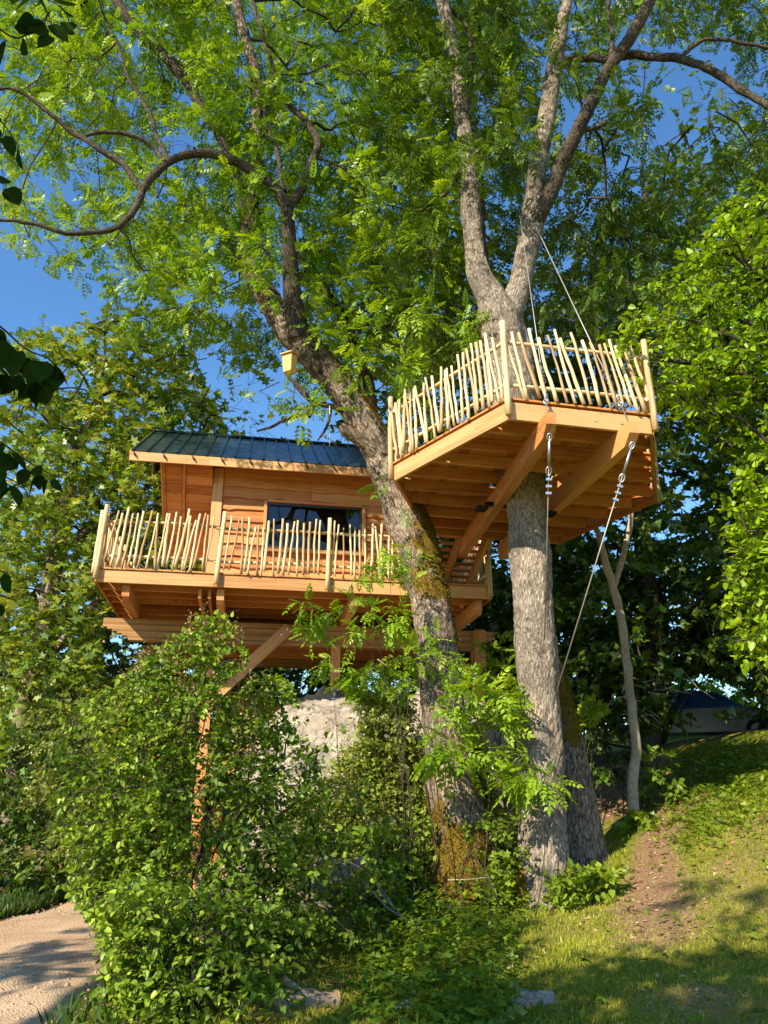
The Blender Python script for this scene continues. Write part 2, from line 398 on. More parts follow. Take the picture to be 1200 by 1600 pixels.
def t_maple3():
    V = [(.1, 0, 0), (.35, .5, -.1), (.55, .16, .03), (1., 0, -.12), (.55, -.16, .03), (.35, -.5, -.1), (-.05, .3, -.02), (-.05, -.3, -.02)]
    return np.array(V), np.array([(0, 2, 1, 6), (0, 4, 3, 2), (0, 7, 5, 4)])
def t_small():
    V = np.array([(0, 0, 0), (.5, .34, .06), (1, 0, 0), (.5, -.34, .06)]); return V, np.array([(0, 3, 2, 1)])
def t_herb():   # three toothed leaflets on one stalk
    V = []; F = []
    for a in (-1.1, 0, 1.1):
        d = np.array([math.cos(a), math.sin(a), -.15]); s = np.array([-d[1], d[0], 0]); o = np.array([.3, 0, 0]); b = len(V)
        V += [o, o+d*.3+s*.2+[0, 0, .05], o+d*.7, o+d*.3-s*.2+[0, 0, .05]]; F.append((b, b+1, b+2, b+3))
    return np.array(V), np.array(F)
ASH = [t_ash(4, .34, .078, .3, 1), t_ash(4, .38, .085, .45, 2), t_ash(5, .32, .075, .2, 3)]
HEART = [t_heart()]; MAPLE = [t_maple()]; MAPLE3 = [t_maple3()]; SMALL = [t_small()]; HERB = [t_herb()]
BLADE = [(np.array([(0, -.04, 0), (0, .04, 0), (.55, .028, .03), (.55, -.028, .03), (1, 0, -.05)]), None)]
def leaves(pos, dirs, nor, size, tints, templ, rng):
    """stamp a template on every position"""
    N = len(pos); x = unit(dirs); y = unit(np.cross(nor, x)); z = np.cross(x, y)
    VV = []; FF = []; TT = []; which = rng.randint(0, len(templ), N); c = 0
    for k, (tv, tf) in enumerate(templ):
        i = np.where(which == k)[0]
        if not len(i): continue
        P = pos[i][:, None]+size[i][:, None, None]*(tv[None, :, 0:1]*x[i][:, None]+tv[None, :, 1:2]*y[i][:, None]+tv[None, :, 2:3]*z[i][:, None])
        VV.append(P.reshape(-1, 3)); FF.append((tf[None]+(np.arange(len(i))*len(tv))[:, None, None]).reshape(-1, tf.shape[1])+c)
        TT.append(np.repeat(tints[i], len(tv))); c += len(i)*len(tv)
    return np.concatenate(VV), np.concatenate(FF), np.concatenate(TT)
def segs(P0, P1, R0, R1, sides=4):
    """thin twigs as open prisms"""
    d = unit(P1-P0); ref = np.where(np.abs(d[:, 2:3]) < .9, np.array([[0, 0, 1.]]), np.array([[1., 0, 0]]))
    X = unit(np.cross(ref, d)); Y = np.cross(d, X); a = np.arange(sides)*2*math.pi/sides
    ring = np.cos(a)[None, :, None]*X[:, None]+np.sin(a)[None, :, None]*Y[:, None]
    V = np.concatenate([P0[:, None]+ring*R0[:, None, None], P1[:, None]+ring*R1[:, None, None]], 1)
    k = np.arange(sides); q = np.stack([k, (k+1) % sides, (k+1) % sides+sides, k+sides], 1)
    F = (q[None]+(np.arange(len(P0))*2*sides)[:, None, None]).reshape(-1, 4)
    return V.reshape(-1, 3), F
def smoothpath(nodes, step):
    """Catmull-Rom through nodes [(P,r)] -> arrays"""
    P = np.array([n[0] for n in nodes]); R = np.array([n[1] for n in nodes]); n = len(P)
    Pe = np.vstack([2*P[0]-P[1], P, 2*P[-1]-P[-2]]); Re = np.concatenate([[R[0]], R, [R[-1]]]); out = []; ro = []
    for i in range(n-1):
        L = np.linalg.norm(P[i+1]-P[i]); m = max(1, int(L/step))
        for t in np.arange(m)/m:
            a, b, c, d = Pe[i:i+4]
            out.append(.5*(2*b+(c-a)*t+(2*a-5*b+4*c-d)*t*t+(3*b-a-3*c+d)*t**3)); ro.append(R[i]*(1-t)+R[i+1]*t)
    out.append(P[-1]); ro.append(R[-1]); return np.array(out), np.array(ro)
def limb(nodes, step, sides, amp=.03, seed=0, flare=0):
    P, R = smoothpath(nodes, step); n = len(P)
    wb = np.clip((.14-R)/.08, 0, 1)[:, None]*np.stack([fbm(P*2.6+k*9.1, 3, 40+k) for k in range(3)], 1)*.032
    P = P+wb*np.clip(np.arange(n)/6, 0, 1)[:, None]; R = R*(1+.10*np.clip((.14-R)/.08, 0, 1)*fbm(P*7, 2, 44))
    T = unit(np.gradient(P, axis=0)); X = np.cross([0, 1., .1], T[0]); X /= np.linalg.norm(X); XX = []
    for i in range(n):
        X = X-T[i]*(X@T[i]); X = X/np.linalg.norm(X); XX.append(X)
    XX = np.array(XX); YY = np.cross(T, XX); a = np.arange(sides)*2*math.pi/sides
    al = np.concatenate([[0], np.cumsum(np.linalg.norm(np.diff(P, axis=0), axis=1))])
    ca = np.broadcast_to(np.cos(a), (n, sides)); sa = np.broadcast_to(np.sin(a), (n, sides)); A = np.broadcast_to(al[:, None], (n, sides)); RR = R[:, None]*np.ones((1, sides))
    q = np.stack([ca*RR, sa*RR, A], -1).reshape(-1, 3)
    big = fbm(q*np.array([3, 3, 1.6])+seed*13.7, 3, seed)*.10+fbm(q*np.array([9, 9, 3.])+seed, 3, seed+5)*.04
    rid = np.abs(fbm(q*np.array([38, 38, 9.])+seed*3, 3, seed+9))
    rr = R.repeat(sides)*(1+big*(amp/.03))-(rid-.35)*amp*np.minimum(1, R.repeat(sides)/.2)*.6
    if flare:
        lob = 1+flare*np.exp(-A.reshape(-1)/.28)*(.55+.45*np.cos(a*5+1.3)[None, :].repeat(n, 0).reshape(-1))
        rr = rr*lob
    rr = rr.reshape(n, sides)
    V = P[:, None]+(ca*rr)[..., None]*XX[:, None]+(sa*rr)[..., None]*YY[:, None]
    k = np.arange(sides); i = np.arange(n-1)
    F = np.stack([i[:, None]*sides+k, i[:, None]*sides+(k+1) % sides, (i[:, None]+1)*sides+(k+1) % sides, (i[:, None]+1)*sides+k], -1).reshape(-1, 4)
    return V.reshape(-1, 3), F, q, P
def px_nodes(lst):
    out = []
    for (px, py, Y, r) in lst:
        P = PY(px, py, Y); out.append((P, r*axial(P)/FPX))
    return out
def join(parts):
    V = []; F = []; G = []; c = 0
    for (v, f, g) in parts: V.append(v); F.append(f+c); G.append(g); c += len(v)
    return np.concatenate(V), np.concatenate(F), np.concatenate(G)
def from_grid(rows, y0, c0, Yr, rng, k, cell=50, jit=.5):
    """cluster centres from a coarse density table of the crown"""
    C = []
    for r, row in enumerate(rows):
        for c, ch in enumerate(row):
            d = int(ch)*k; m = int(d)+(rng.rand() < d-int(d))
            for _ in range(m):
                px = (c0+c+.5+(rng.rand()-.5)*2*jit)*cell; py = y0+(r+.5+(rng.rand()-.5)*2*jit)*cell
                C.append(PY(px, py, Yr[0]+(Yr[1]-Yr[0])*rng.rand()))
    return np.array(C)
def grow(skel, C, rng, base_r=.006, wob=.12):
    """connect cluster centres to the skeleton like branches; returns twig segments"""
    nodes = [np.array(p) for p in skel]; par = [-1]*len(nodes); cost = [0.]*len(nodes)
    K = np.array(nodes); d0 = np.array([np.min(np.linalg.norm(K-c, axis=1)) for c in C]); N = K.copy(); cst = np.zeros(len(K))
    ids = []
    for i in np.argsort(d0):
        dd = np.linalg.norm(N-C[i], axis=1)+.35*cst; j = int(np.argmin(dd))
        ids.append((len(N), j)); N = np.vstack([N, C[i]]); cst = np.append(cst, cst[j]+np.linalg.norm(N[j]-C[i]))
    load = np.zeros(len(N)); 
    for (a, j) in reversed(ids): load[a] += 1; load[j] += load[a]
    P0 = []; P1 = []; R0 = []; R1 = []; tang = {}
    for (a, j) in ids:
        A = N[j]; B = N[a]; L = np.linalg.norm(B-A); m = 3 if L > .5 else 2
        mid = [(A+(B-A)*t+rng.normal(0, wob*L*.5, 3)*math.sin(math.pi*t)+np.array([0, 0, .10*L*math.sin(math.pi*t)])) for t in np.linspace(0, 1, m+1)]
        ra = base_r*math.sqrt(load[a]+1); 
        for t in range(m): P0.append(mid[t]); P1.append(mid[t+1]); R0.append(ra*(1.1-.15*t/m)); R1.append(ra*(1.1-.15*(t+1)/m))
    D = unit(np.array([N[a]-N[j] for a, j in ids])); CC = np.array([N[a] for a, j in ids])
    return CC, D, (np.array(P0), np.array(P1), np.array(R0), np.array(R1))
def twigs(C, D, rng, n=5, L=.5, up=.15, droop=.25, nl=6, ldroop=-.3, flat=.6):
    """sub-twigs from each cluster and leaf sites along them"""
    c = np.repeat(C, n, 0); d = unit(np.repeat(D, n, 0)*.6+rng.normal(0, .75, (len(c), 3))*np.array([1, 1, flat])+np.array([0, 0, up]))
    l = L*(.5+.7*rng.rand(len(c), 1)); e = c+d*l+np.array([0, 0, -droop])*l*l/L
    m = c+d*l*.5+np.array([0, 0, .03])*l
    P0 = np.concatenate([c, m]); P1 = np.concatenate([m, e])
    t = (np.arange(nl)+.6)/nl
    pos = []; dr = []
    for k, tt in enumerate(t):
        q = np.where(tt < .5, c+(m-c)*tt*2, m+(e-m)*(tt*2-1)); side = unit(np.cross(d, rng.normal(0, 1, d.shape)))
        last = .9 if k == nl-1 else .25
        pos.append(q); dr.append(unit(d*(.35+last)+side*.85+np.array([0, 0, ldroop])))
    return np.concatenate(pos), np.concatenate(dr), (P0, P1)
def inpoly(x, y, poly):
    r = np.zeros(len(x), bool); n = len(poly)
    for i in range(n):
        x0, y0 = poly[i]; x1, y1 = poly[(i+1) % n]
        c = ((y0 > y) != (y1 > y)) & (x < (x1-x0)*(y-y0)/(y1-y0+1e-9)+x0); r ^= c
    return r
def foliage(name, parent, C, skel, rng, mat, templ, size, n=5, L=.5, nl=6, tint=.5, tvar=.2, keep=None, bark_='limb_bark', twr=.004, base_r=.006,
            up=.15, droop=.25, ldroop=-.3, flat=.6, nrand=.45, stems=True, patch=1.2, branch='branches'):
    CC, D, (P0, P1, R0, R1) = grow(skel, C, rng, base_r)
    pos, dr, (Q0, Q1) = twigs(CC, D, rng, n, L, up, droop, nl, ldroop, flat)
    if keep is not None:
        x, y = proj(pos); k = keep(x, y, rng); pos = pos[k]; dr = dr[k]
        x, y = proj(Q1); k = keep(x, y, rng); Q0 = Q0[k]; Q1 = Q1[k]
        x, y = proj((P0+P1)/2); k = keep(x, y, rng); P0 = P0[k]; P1 = P1[k]; R0 = R0[k]; R1 = R1[k]
    nor = unit(np.array([0, 0, 1.])+rng.normal(0, nrand, pos.shape))
    sz = size*(.65+.6*rng.rand(len(pos)))
    ti = np.clip(tint+tvar*rng.normal(0, .6, len(pos))+.25*fbm(pos*patch, 2, 3), 0, 1)
    V, F, T = leaves(pos, dr, nor, sz, ti, templ, rng)
    f = npmesh(name, V, F, mat, {'tint': T}, parent=parent); f['kind'] = 'stuff'
    if stems:
        W0 = np.full(len(Q0), twr); V1, F1 = segs(np.concatenate([P0, Q0]), np.concatenate([P1, Q1]), np.concatenate([R0, W0]), np.concatenate([R1, W0*.6]), 5)
        npmesh(branch, V1, F1, bark_, {'gco': V1, 'moss': np.zeros(len(V1))}, True, parent)['kind'] = 'stuff'
    return f
# ------------------------------------------------------------------ terrain
CTL = np.array([(-2.4, 6.8, 0), (-5.2, 14, 0), (-5.8, 13, -.05), (-6, 6, 0), (0, 0, 0), (-3, 13.5, 0), (-9, 19, .5), (0, 6.5, .1), (1.28, 6, .2), (2.35, 5.5, .36),
    (1.85, 10., .43), (1, 10.3, .5), (2.5, 10.9, .85), (3.7, 12.3, 1.23), (6.67, 14, 2.32), (6.4, 16, 2.5), (-1, 10.4, .2), (9.8, 24, 3.3), (5, 5, .95), (8, 8, 1.9),
    (0, 20, 1.7), (-8, 30, 1.5), (0, -6, 0), (5, -5, .5), (12, 0, 2.2), (20, 32, 5.5), (15, 15, 4.2), (-15, 10, .3), (-15, -5, 0), (4.5, 9, 1.15), (-20, 30, 2.5), (3, 32, 3.2), (-.7, 14.2, 0)])
def _tps():
    P = CTL[:, :2]; n = len(P); r = np.linalg.norm(P[:, None]-P[None], axis=2); K = np.where(r > 0, r*r*np.log(r+1e-9), 0)+np.eye(n)*1.5
    Q = np.hstack([np.ones((n, 1)), P]); A = np.block([[K, Q], [Q.T, np.zeros((3, 3))]]); return np.linalg.solve(A, np.concatenate([CTL[:, 2], np.zeros(3)]))
TW = _tps()
def ground(x, y):
    x = np.atleast_1d(np.asarray(x, float)); y = np.atleast_1d(np.asarray(y, float))
    xc = np.clip(x, -28, 28); yc = np.clip(y, -12, 38); r = np.sqrt((xc[:, None]-CTL[:, 0])**2+(yc[:, None]-CTL[:, 1])**2)
    z = (r*r*np.log(r+1e-9))@TW[:-3]+TW[-3]+TW[-2]*xc+TW[-1]*yc
    P = np.stack([x, y, 0*x], 1)
    return z+.05*fbm(P*1.1, 3, 11)+.012*fbm(P*7, 2, 12)
PATHC = [(-4.6, -6), (-4.4, 0), (-4.2, 6), (-4.1, 10), (-3.75, 13.5), (-2.9, 17), (-1.5, 20)]
def path_x(y): return np.interp(y, [p[1] for p in PATHC], [p[0] for p in PATHC])
def bare_at(x, y):
    P = np.stack([x, y, 0*x], 1); px, py = proj(np.stack([x, y, ground(x, y)], 1))
    d1 = np.abs(x-np.interp(y, [5, 7, 9, 11, 13, 14.5, 16], [2.2, 2.3, 2.75, 3.6, 4.7, 5.4, 6.2])); b = np.clip(1-d1/.48, 0, 1)*np.clip((y-6.8)/2, 0, 1)*np.clip((17-y)/2, 0, 1)
    under = ((x < 6) & (y > 13.2)).astype(float)*.8
    n = fbm(P*.9, 3, 21)
    return np.clip(np.maximum(b*1.1, under)+.26+n*.34, 0, 1.3)
def build_ground():
    def axis(a, b, fine, c, far, m):
        mid = np.arange(a, b, fine); t = np.linspace(0, 1, m)[1:]
        return np.concatenate([(a-(far)*t**2.2)[::-1], mid, b+far*t**2.2])
    X = axis(-9, 12, .13, 0, 380, 26); Yv = axis(1, 26, .15, 0, 380, 26); n, m = len(X), len(Yv)
    gx, gy = np.meshgrid(X, Yv); x = gx.ravel(); y = gy.ravel(); z = ground(x, y)
    i = np.arange(m-1)[:, None]*n+np.arange(n-1)[None]; F = np.stack([i, i+1, i+1+n, i+n], -1).reshape(-1, 4)
    o = npmesh('ground', np.stack([x, y, z], 1), F, 'lawn', {'bare': bare_at(x, y)}, True); tag(o, kind='structure')
    # path
    yy = np.linspace(-6, 20, 170); tt = np.linspace(-1, 1, 22); c = path_x(yy); P = []
    for j, y0 in enumerate(yy):
        wl = 1.8+.16*math.sin(y0*1.7)+.1*math.sin(y0*4.1); wr = 1.8+.14*math.sin(y0*2.1+1)
        for t in tt: P.append((c[j]+(t*wl if t < 0 else t*wr), y0))
    P = np.array(P); z = ground(P[:, 0], P[:, 1])+.02+.03*(1-np.tile(tt**2, len(yy)))-np.tile((np.abs(tt) > .97)*.05, len(yy))
    k = len(tt); i = np.arange(len(yy)-1)[:, None]*k+np.arange(k-1)[None]; F = np.stack([i, i+1, i+1+k, i+k], -1).reshape(-1, 4)
    o = npmesh('path', np.stack([P[:, 0], P[:, 1], z], 1), F, 'gravel', None, True); tag(o, kind='structure')
build_ground()
# ------------------------------------------------------------------ rock
def build_rock(name, c, rad, res, label, cat, mat='limestone', rough=.22, seed=1, moss=0., group=None, power=2.6):
    c = np.array(c, float); n, m = res; th = np.linspace(0, math.pi, m); ph = np.linspace(0, 2*math.pi, n, endpoint=False)
    T, Pp = np.meshgrid(th, ph, indexing='ij')
    D = np.stack([np.sin(T)*np.cos(Pp), np.sin(T)*np.sin(Pp), np.cos(T)], -1).reshape(-1, 3)
    L = (np.abs(D)**power).sum(1)**(-1/power); V = D*L[:, None]*np.array(rad)
    s = 1/max(rad); q = V*s*2.1+seed*5.3
    st = fbm(q, 4, seed); led = np.abs((V[:, 2]*s*5+fbm(q*1.5, 3, seed+3)*1.2) % 1-.5)
    V = V*(1+rough*st[:, None]*.6)+D*((led-.25)*rough*.35+fbm(V*s*11, 3, seed+7)*rough*.10+np.abs(fbm(V*s*24, 3, seed+8))*rough*.05)[:, None]*max(rad)
    i = (np.arange(m-1)[:, None]*n+np.arange(n)[None]); j = np.arange(m-1)[:, None]*n+(np.arange(n)+1)[None] % n
    F = np.stack([i, i+n, j+n, j], -1).reshape(-1, 4)
    o = npmesh(name, V, F, mat, {'moss': np.clip(moss+.35*np.clip(-V[:, 2]/max(rad)+.55, 0, 1)*(len(V) > 5000)+.12*fbm(V*1.7, 3, 4), 0, 1)}, True); o.location = tuple(c)  # moss, thickened towards the boulder's foot to paint the shade there too
    tag(o, label, cat, group); return o
rock = build_rock('limestone_boulder', (.05, 15.0, .75), (2.3, 3.0, 2.62), (260, 150), 'big pale limestone outcrop carrying the posts of the treehouse deck', 'rock', rough=.21, seed=4, moss=.12, power=3.2)
# ------------------------------------------------------------------ the treehouse
HV0 = 12.8
root = thing('treehouse', HF.at(.5, 15.3, 0), 'orange larch treehouse with dark ribbed metal roof and stick railed deck, standing on posts', 'treehouse')
def hb(name, lo, hi, mat='larch', parent=root): return MB().box(lo, hi, HF).build(name, mat, parent)
# deck: rim, joists, boards
UL, UR, VB = -2.5, 4.15, 18.2
deck = hb('deck', (UL+.05, HV0+.045, 5.135), (UR-.05, VB, 5.142), 'larch')
for (ua, ub, zt) in ((UL, -.635, 0), (-.625, 1.235, 0), (1.245, UR, 0)):
    hb('fascia_board', (ua, HV0-.045, 4.925), (ub, HV0, 5.135), 'larch_pale', deck)
hb('fascia_board', (UL-.045, HV0-.045, 4.925), (UL-.003, VB, 5.135), 'larch', deck)
hb('fascia_board', (UR+.003, HV0-.045, 4.925), (UR+.045, VB, 5.135), 'larch', deck)
u = UL
while u < UR-.02:
    w_ = .138; hb('deck_board', (u, HV0-.07, 5.144+random.random()*.003), (min(u+w_, UR), VB, 5.172), 'larch', deck); u += w_+.007
v = HV0+.45
while v < VB: hb('joist', (UL+.002, v, 4.935), (UR-.002, v+.055, 5.131), 'larch_red', deck); v += .46
for uu in (-2.05, -.52, 1.75, 3.98):
    MB().beam(HF.at(uu, HV0+.08, 4.80), HF.at(uu, VB-.3, 4.80), .12, .24, cham0=.07).build('outrigger', 'larch', root)
for uu in (-.86, -.70): MB().beam(HF.at(uu, HV0+.1, 4.84), HF.at(uu, HV0+1.6, 4.84), .05, .16).build('outrigger', 'larch', root)
# glulam carriers, laminations as separate layers in one beam
for (vv, nm) in ((14.3, 1), (16.9, 0)):
    ul, ur = (-2.6, 4.72) if nm else (-2.2, 4.4)
    gb = hb('carrier_beam', (ul+.46, vv, 4.283), (ur-.46, vv+.16, 4.318), 'glulam')
    for k in range(9):
        z0 = 4.32+.0389*k; cut = max(0, (.19-.0389*k))*2.3
        cut0 = cut if k > 0 else .4
        hb('lamella', (ul+cut, vv-.001*(k % 2), z0), (ur-cut, vv+.16+.001*(k % 3), z0+.0376), 'glulam', gb)
# floor joists of the room under the carrier
for k in range(7):
    vv = 14.9+.42*k; hb('floor_joist', (-1.2, vv, 4.42), (3.9, vv+.06, 4.63), 'larch_red')
hb('floor_panel', (-1.2, 14.8, 4.635), (3.9, 17.9, 4.665), 'larch_red')
# posts and braces
def post(u0, z0, z1, w_=.17, v0=14.29, v1=None, mat='larch'):
    o = MB().box((u0-w_/2, v0, z0), (u0+w_/2, v0+.17, z1), HF).build('post', mat, root); return o
post(-.68, .12, 4.28); p2 = post(1.61, 3.50, 4.28); p3 = post(4.36, 3.3, 4.28, .2)
p3b = MB().box((4.26, 14.10, 3.55), (4.46, 14.285, 4.66), HF).build('post', 'larch', root)
post(-.4, .3, 4.28, .17, 16.9); post(3.9, 2.6, 4.28, .17, 16.9)
for (uu, zz) in ((1.61, 3.50), (-.68, .12)):
    ft = MB().tube([HF.at(uu, 14.375, zz-.16), HF.at(uu, 14.375, zz)], .028, 10).build('post_foot', 'galvanised', root)
    MB().box((uu-.08, 14.3, zz-.024), (uu+.08, 14.45, zz-.002), HF).build('plate', 'galvanised', ft)
    MB().box((uu-.07, 14.3, zz-.18), (uu+.07, 14.45, zz-.16), HF).build('plate', 'galvanised', ft)
def brace(u0, z0, u1, z1, w_=.15, v=14.22, mat='larch_pale'):
    b = MB().beam(HF.at(u0, v, z0), HF.at(u1, v, z1), .11, w_, up=tuple(np.cross(HF.V, HF.at(u1-u0, 0, z1-z0))*1.0)).build('knee_brace', mat, root)
    return b
b1 = brace(-.72, 3.15, .72, 4.58, .21)
for t in (.9, .97):
    p = HF.at(-.72+1.44*t, 14.15, 3.15+1.43*t); MB().tube([p, p-HF.V*.03], .02, 8).build('bolt_head', 'galvanised', b1)
brace(-.68, 1.75, .3, 2.55, .2); brace(4.3, 3.55, 3.8, 4.3, .15)
MB().beam(HF.at(-.6, 17., 3.4), HF.at(4.2, 17., 3.5), .12, .3).build('cross_beam', 'larch', root)
# room walls
VW = 14.0; ZF = 5.175
room = hb('wall', (-.74, VW+.06, ZF), (2.98, VW+.1, 7.75), 'larch_red')
WU0, WU1, WZ0, WZ1 = .19, 2.03, 6.05, 6.97
# front wall backing is built round the window opening
bpy.data.objects.remove(room)
mbw = MB()
for lo, hi in (((-.74, VW+.06, ZF), (WU0, VW+.1, 7.75)), ((WU1, VW+.06, ZF), (2.98, VW+.1, 7.75)), ((WU0, VW+.06, ZF), (WU1, VW+.1, WZ0)), ((WU0, VW+.06, WZ1), (WU1, VW+.1, 7.75))):
    mbw.box(lo, hi, HF)
wallf = mbw.build('front_wall', 'larch_red', root)
def _pl(): pass
def plank(u0, u1, z0, z1, parent, v=VW+.055, th=.034, wavy=.02, mat='larch', fr=HF, tilt=.028):
    n = max(2, int((u1-u0)/.12)); pts = []; sd = random.random()*50; mb = MB()
    lo = [z0+wavy*math.sin(sd+i*.9)*.7+wavy*.6*random.uniform(-1, 1) for i in range(n+1)]
    vs = []; gs = []; off = random.random()*30
    for i in range(n+1):
        uu = u0+(u1-u0)*i/n
        for (zz, vv) in ((lo[i], v-th-tilt), (z1, v-th*.45), (z1, v), (lo[i], v)):
            vs.append(fr.at(uu, vv, zz)); gs.append((uu+off, zz+off, vv))
    fs = [(0, 1, 2, 3), (n*4+3, n*4+2, n*4+1, n*4)]
    for i in range(n):
        for k in range(4): a = i*4+k; b = i*4+(k+1) % 4; fs.append((a, a+4, b+4, b))
    return mb.raw(vs, fs, gs).build('plank', mat, parent)
z = 5.19; rows = []
hs = [.21, .25, .22, .24, .2, .26, .23, .24, .22, .24, .2, .24]
k = 0
while z < 7.72:
    h = hs[k % len(hs)]; k += 1; z1 = min(z+h, 7.75)
    if z1 > WZ0+.02 and z < WZ1-.02:
        plank(-.66, WU0-.06, z-.012, z1+.03, wallf); plank(WU1+.06, 2.98, z-.012, z1+.03, wallf)
    else:
        s_ = random.uniform(.8, 1.6); plank(-.66, s_-.002, z-.012, z1+.03, wallf); plank(s_+.002, 2.98, z-.012, z1+.03, wallf)
    z += h
hb('corner_post', (-.86, VW-.03, ZF), (-.67, VW+.14, 7.6), 'larch_pale')
hb('corner_post', (2.985, VW-.01, ZF), (3.12, VW+.14, 7.6), 'larch')
# window
win = MB()
for lo, hi in (((WU0, VW, WZ0), (WU0+.045, VW+.09, WZ1)), ((WU1-.045, VW, WZ0), (WU1, VW+.09, WZ1)), ((WU0+.045, VW, WZ1-.045), (WU1-.045, VW+.09, WZ1)), ((WU0+.045, VW, WZ0), (WU1-.045, VW+.09, WZ0+.045))):
    win.box(lo, hi, HF)
win = win.build('window', 'dark_frame', root)
hb('pane', (WU0+.045, VW+.045, WZ0+.045), (WU1-.045, VW+.051, WZ1-.045), 'window_glass', win)
hb('trim_board', (WU0-.06, VW-.045, WZ0-.07), (WU0-.003, VW+.05, WZ1+.02), 'larch_pale', win)
hb('trim_board', (WU1+.003, VW-.045, WZ0-.07), (WU1+.06, VW+.05, WZ1+.02), 'larch_pale', win)
hb('trim_board', (WU0, VW-.055, WZ0-.07), (WU1, VW+.05, WZ0-.003), 'larch_pale', win)
hb('trim_board', (WU0, VW-.03, WZ1+.003), (WU1, VW+.05, WZ1+.05), 'larch_red', win)
hb('curtain', (.5, VW+.25, WZ0-.1), (.95, VW+.29, WZ1), 'curtain', win); hb('curtain', (1.5, VW+.25, WZ0-.1), (1.9, VW+.29, WZ1+.1), 'curtain', win)
# other walls of the room
for nm, lo, hi in (('back_wall', (-.74, 17.4, ZF), (2.98, 17.5, 7.75)), ('side_wall', (2.99, VW+.15, ZF), (3.08, 17.5, 7.75)), ('side_wall', (-.80, VW+.15, ZF), (-.745, 17.5, 7.75)), ('ceiling', (-.74, VW+.15, 7.6), (2.95, 17.39, 7.65))):
    hb(nm, lo, hi, 'larch_red' if 'wall' in nm else 'interior')
# recessed porch wall on the left, boards in two bays
W0, W1 = (13.62, 7.62), (15.1, 6.06)          # (v, z) of the leaning porch wall: top front, bottom back
uT = HF.PV(252, 722, W0[0])[0]; uB = HF.PV(259, 872, W1[0])[0]; WL = math.hypot(W1[0]-W0[0], W1[1]-W0[1])
def pw(u, t, out=0.0):
    n_ = np.array([-(W0[1]-W1[1]), -(W1[0]-W0[0])])/WL
    return HF.at(u, W0[0]+(W1[0]-W0[0])*t+n_[0]*out, W0[1]+(W1[1]-W0[1])*t+n_[1]*out)
pn = pw(0, 0, 1.)-pw(0, 0, 0)
def ul(t): return uT+(uB-uT)*t
rw = MB().prism([pw(ul(0), 0), pw(-.87, 0), pw(-.87, 1), pw(ul(1), 1)], -pn*.03).build('porch_wall', 'larch_red', root)
for k in range(12):
    t0 = k/12; t1 = (k+.965)/12
    for (ua, ub_) in ((lambda t: ul(t)+.06, lambda t: -1.43), (lambda t: -1.36, lambda t: -.87)):
        MB().prism([pw(ua(t0), t0, .003), pw(ub_(t0), t0, .003), pw(ub_(t1), t1, .003), pw(ua(t1), t1, .003)], pn*.024).build('plank', 'larch_red', rw)
MB().prism([pw(-1.42, 0, .004), pw(-1.37, 0, .004), pw(-1.37, 1, .004), pw(-1.42, 1, .004)], pn*.05).build('batten', 'larch', rw)
MB().prism([pw(ul(0), 0, .002), pw(ul(0)+.055, 0, .002), pw(ul(1)+.055, 1, .002), pw(ul(1), 1, .002)], pn*.045).build('batten', 'larch_red', rw)
MB().prism([pw(ul(0)-.03, -.02, -.12), pw(ul(1)-.03, 1., -.12), pw(ul(1)-.03, 1., .05), pw(ul(0)-.03, -.02, .05)], HF.U*.026).build('edge_board', 'larch', rw)
# roof: ribbed sheet on both slopes
EV, EZ, SL = 13.5, 7.625, math.radians(33); RL = 2.9; ru0, ru1 = -2.34, 3.3
def rp(u, s, lift): return HF.at(u, EV+s*math.cos(SL)-lift*math.sin(SL), EZ+s*math.sin(SL)+lift*math.cos(SL))
def rp2(u, s, lift): return HF.at(u, EV+2*RL*math.cos(SL)-s*math.cos(SL)+lift*math.sin(SL), EZ+s*math.sin(SL)+lift*math.cos(SL))
roof = MB().prism([rp(ru0, -.04, 0), rp(ru1, -.04, 0), rp(ru1, RL, 0), rp(ru0, RL, 0)], (rp(0, 0, .012)-rp(0, 0, 0))).build('roof', 'roof_metal', root)
MB().prism([rp2(ru0, 0, 0), rp2(ru1, 0, 0), rp2(ru1, RL, 0), rp2(ru0, RL, 0)], (rp2(0, 0, .012)-rp2(0, 0, 0))).build('roof_sheet', 'roof_metal', roof)
hb('ridge_cap', (ru0-.02, EV+RL*math.cos(SL)-.08, EZ+RL*math.sin(SL)-.01), (ru1+.02, EV+RL*math.cos(SL)+.08, EZ+RL*math.sin(SL)+.03), 'roof_metal', roof)
u = ru0+.02
while u < ru1:
    for f_ in (rp, rp2):
        MB().prism([f_(u-.022, -.05, .0125), f_(u+.022, -.05, .0125), f_(u+.012, -.05, .048), f_(u-.012, -.05, .048)], f_(0, RL, 0)-f_(0, -.05, 0)).build('roof_rib', 'roof_metal', roof)
    u += .265
for k in range(4): hb('fascia_board', (ru0-.02+1.42*k, EV-.035, EZ-.20+.002*k), (ru0-.023+1.42*(k+1), EV+.005, EZ-.025), 'larch_pale', roof)
u = ru0+.05
while u < ru1:
    f0 = MB().tube([HF.at(u, EV-.04, EZ-.05), HF.at(u+.01, EV-.075, EZ-.07), HF.at(u+.02, EV-.085, EZ-.11), HF.at(u+.05, EV-.06, EZ-.14)], .014, 6).build('gutter_hook', 'black_steel', roof); u += .525
u = ru0+.1
while u < ru1:
    MB().beam(rp(u, .03, -.09), rp(u, RL, -.09), .08, .15).build('rafter', 'larch', roof); u += .62
MB().prism([rp(ru0+.02, .02, -.012), rp(ru1-.02, .02, -.012), rp(ru1-.02, RL, -.012), rp(ru0+.02, RL, -.012)], (rp(0, 0, -.011)-rp(0, 0, 0))).build('roof_deck', 'larch_red', roof)
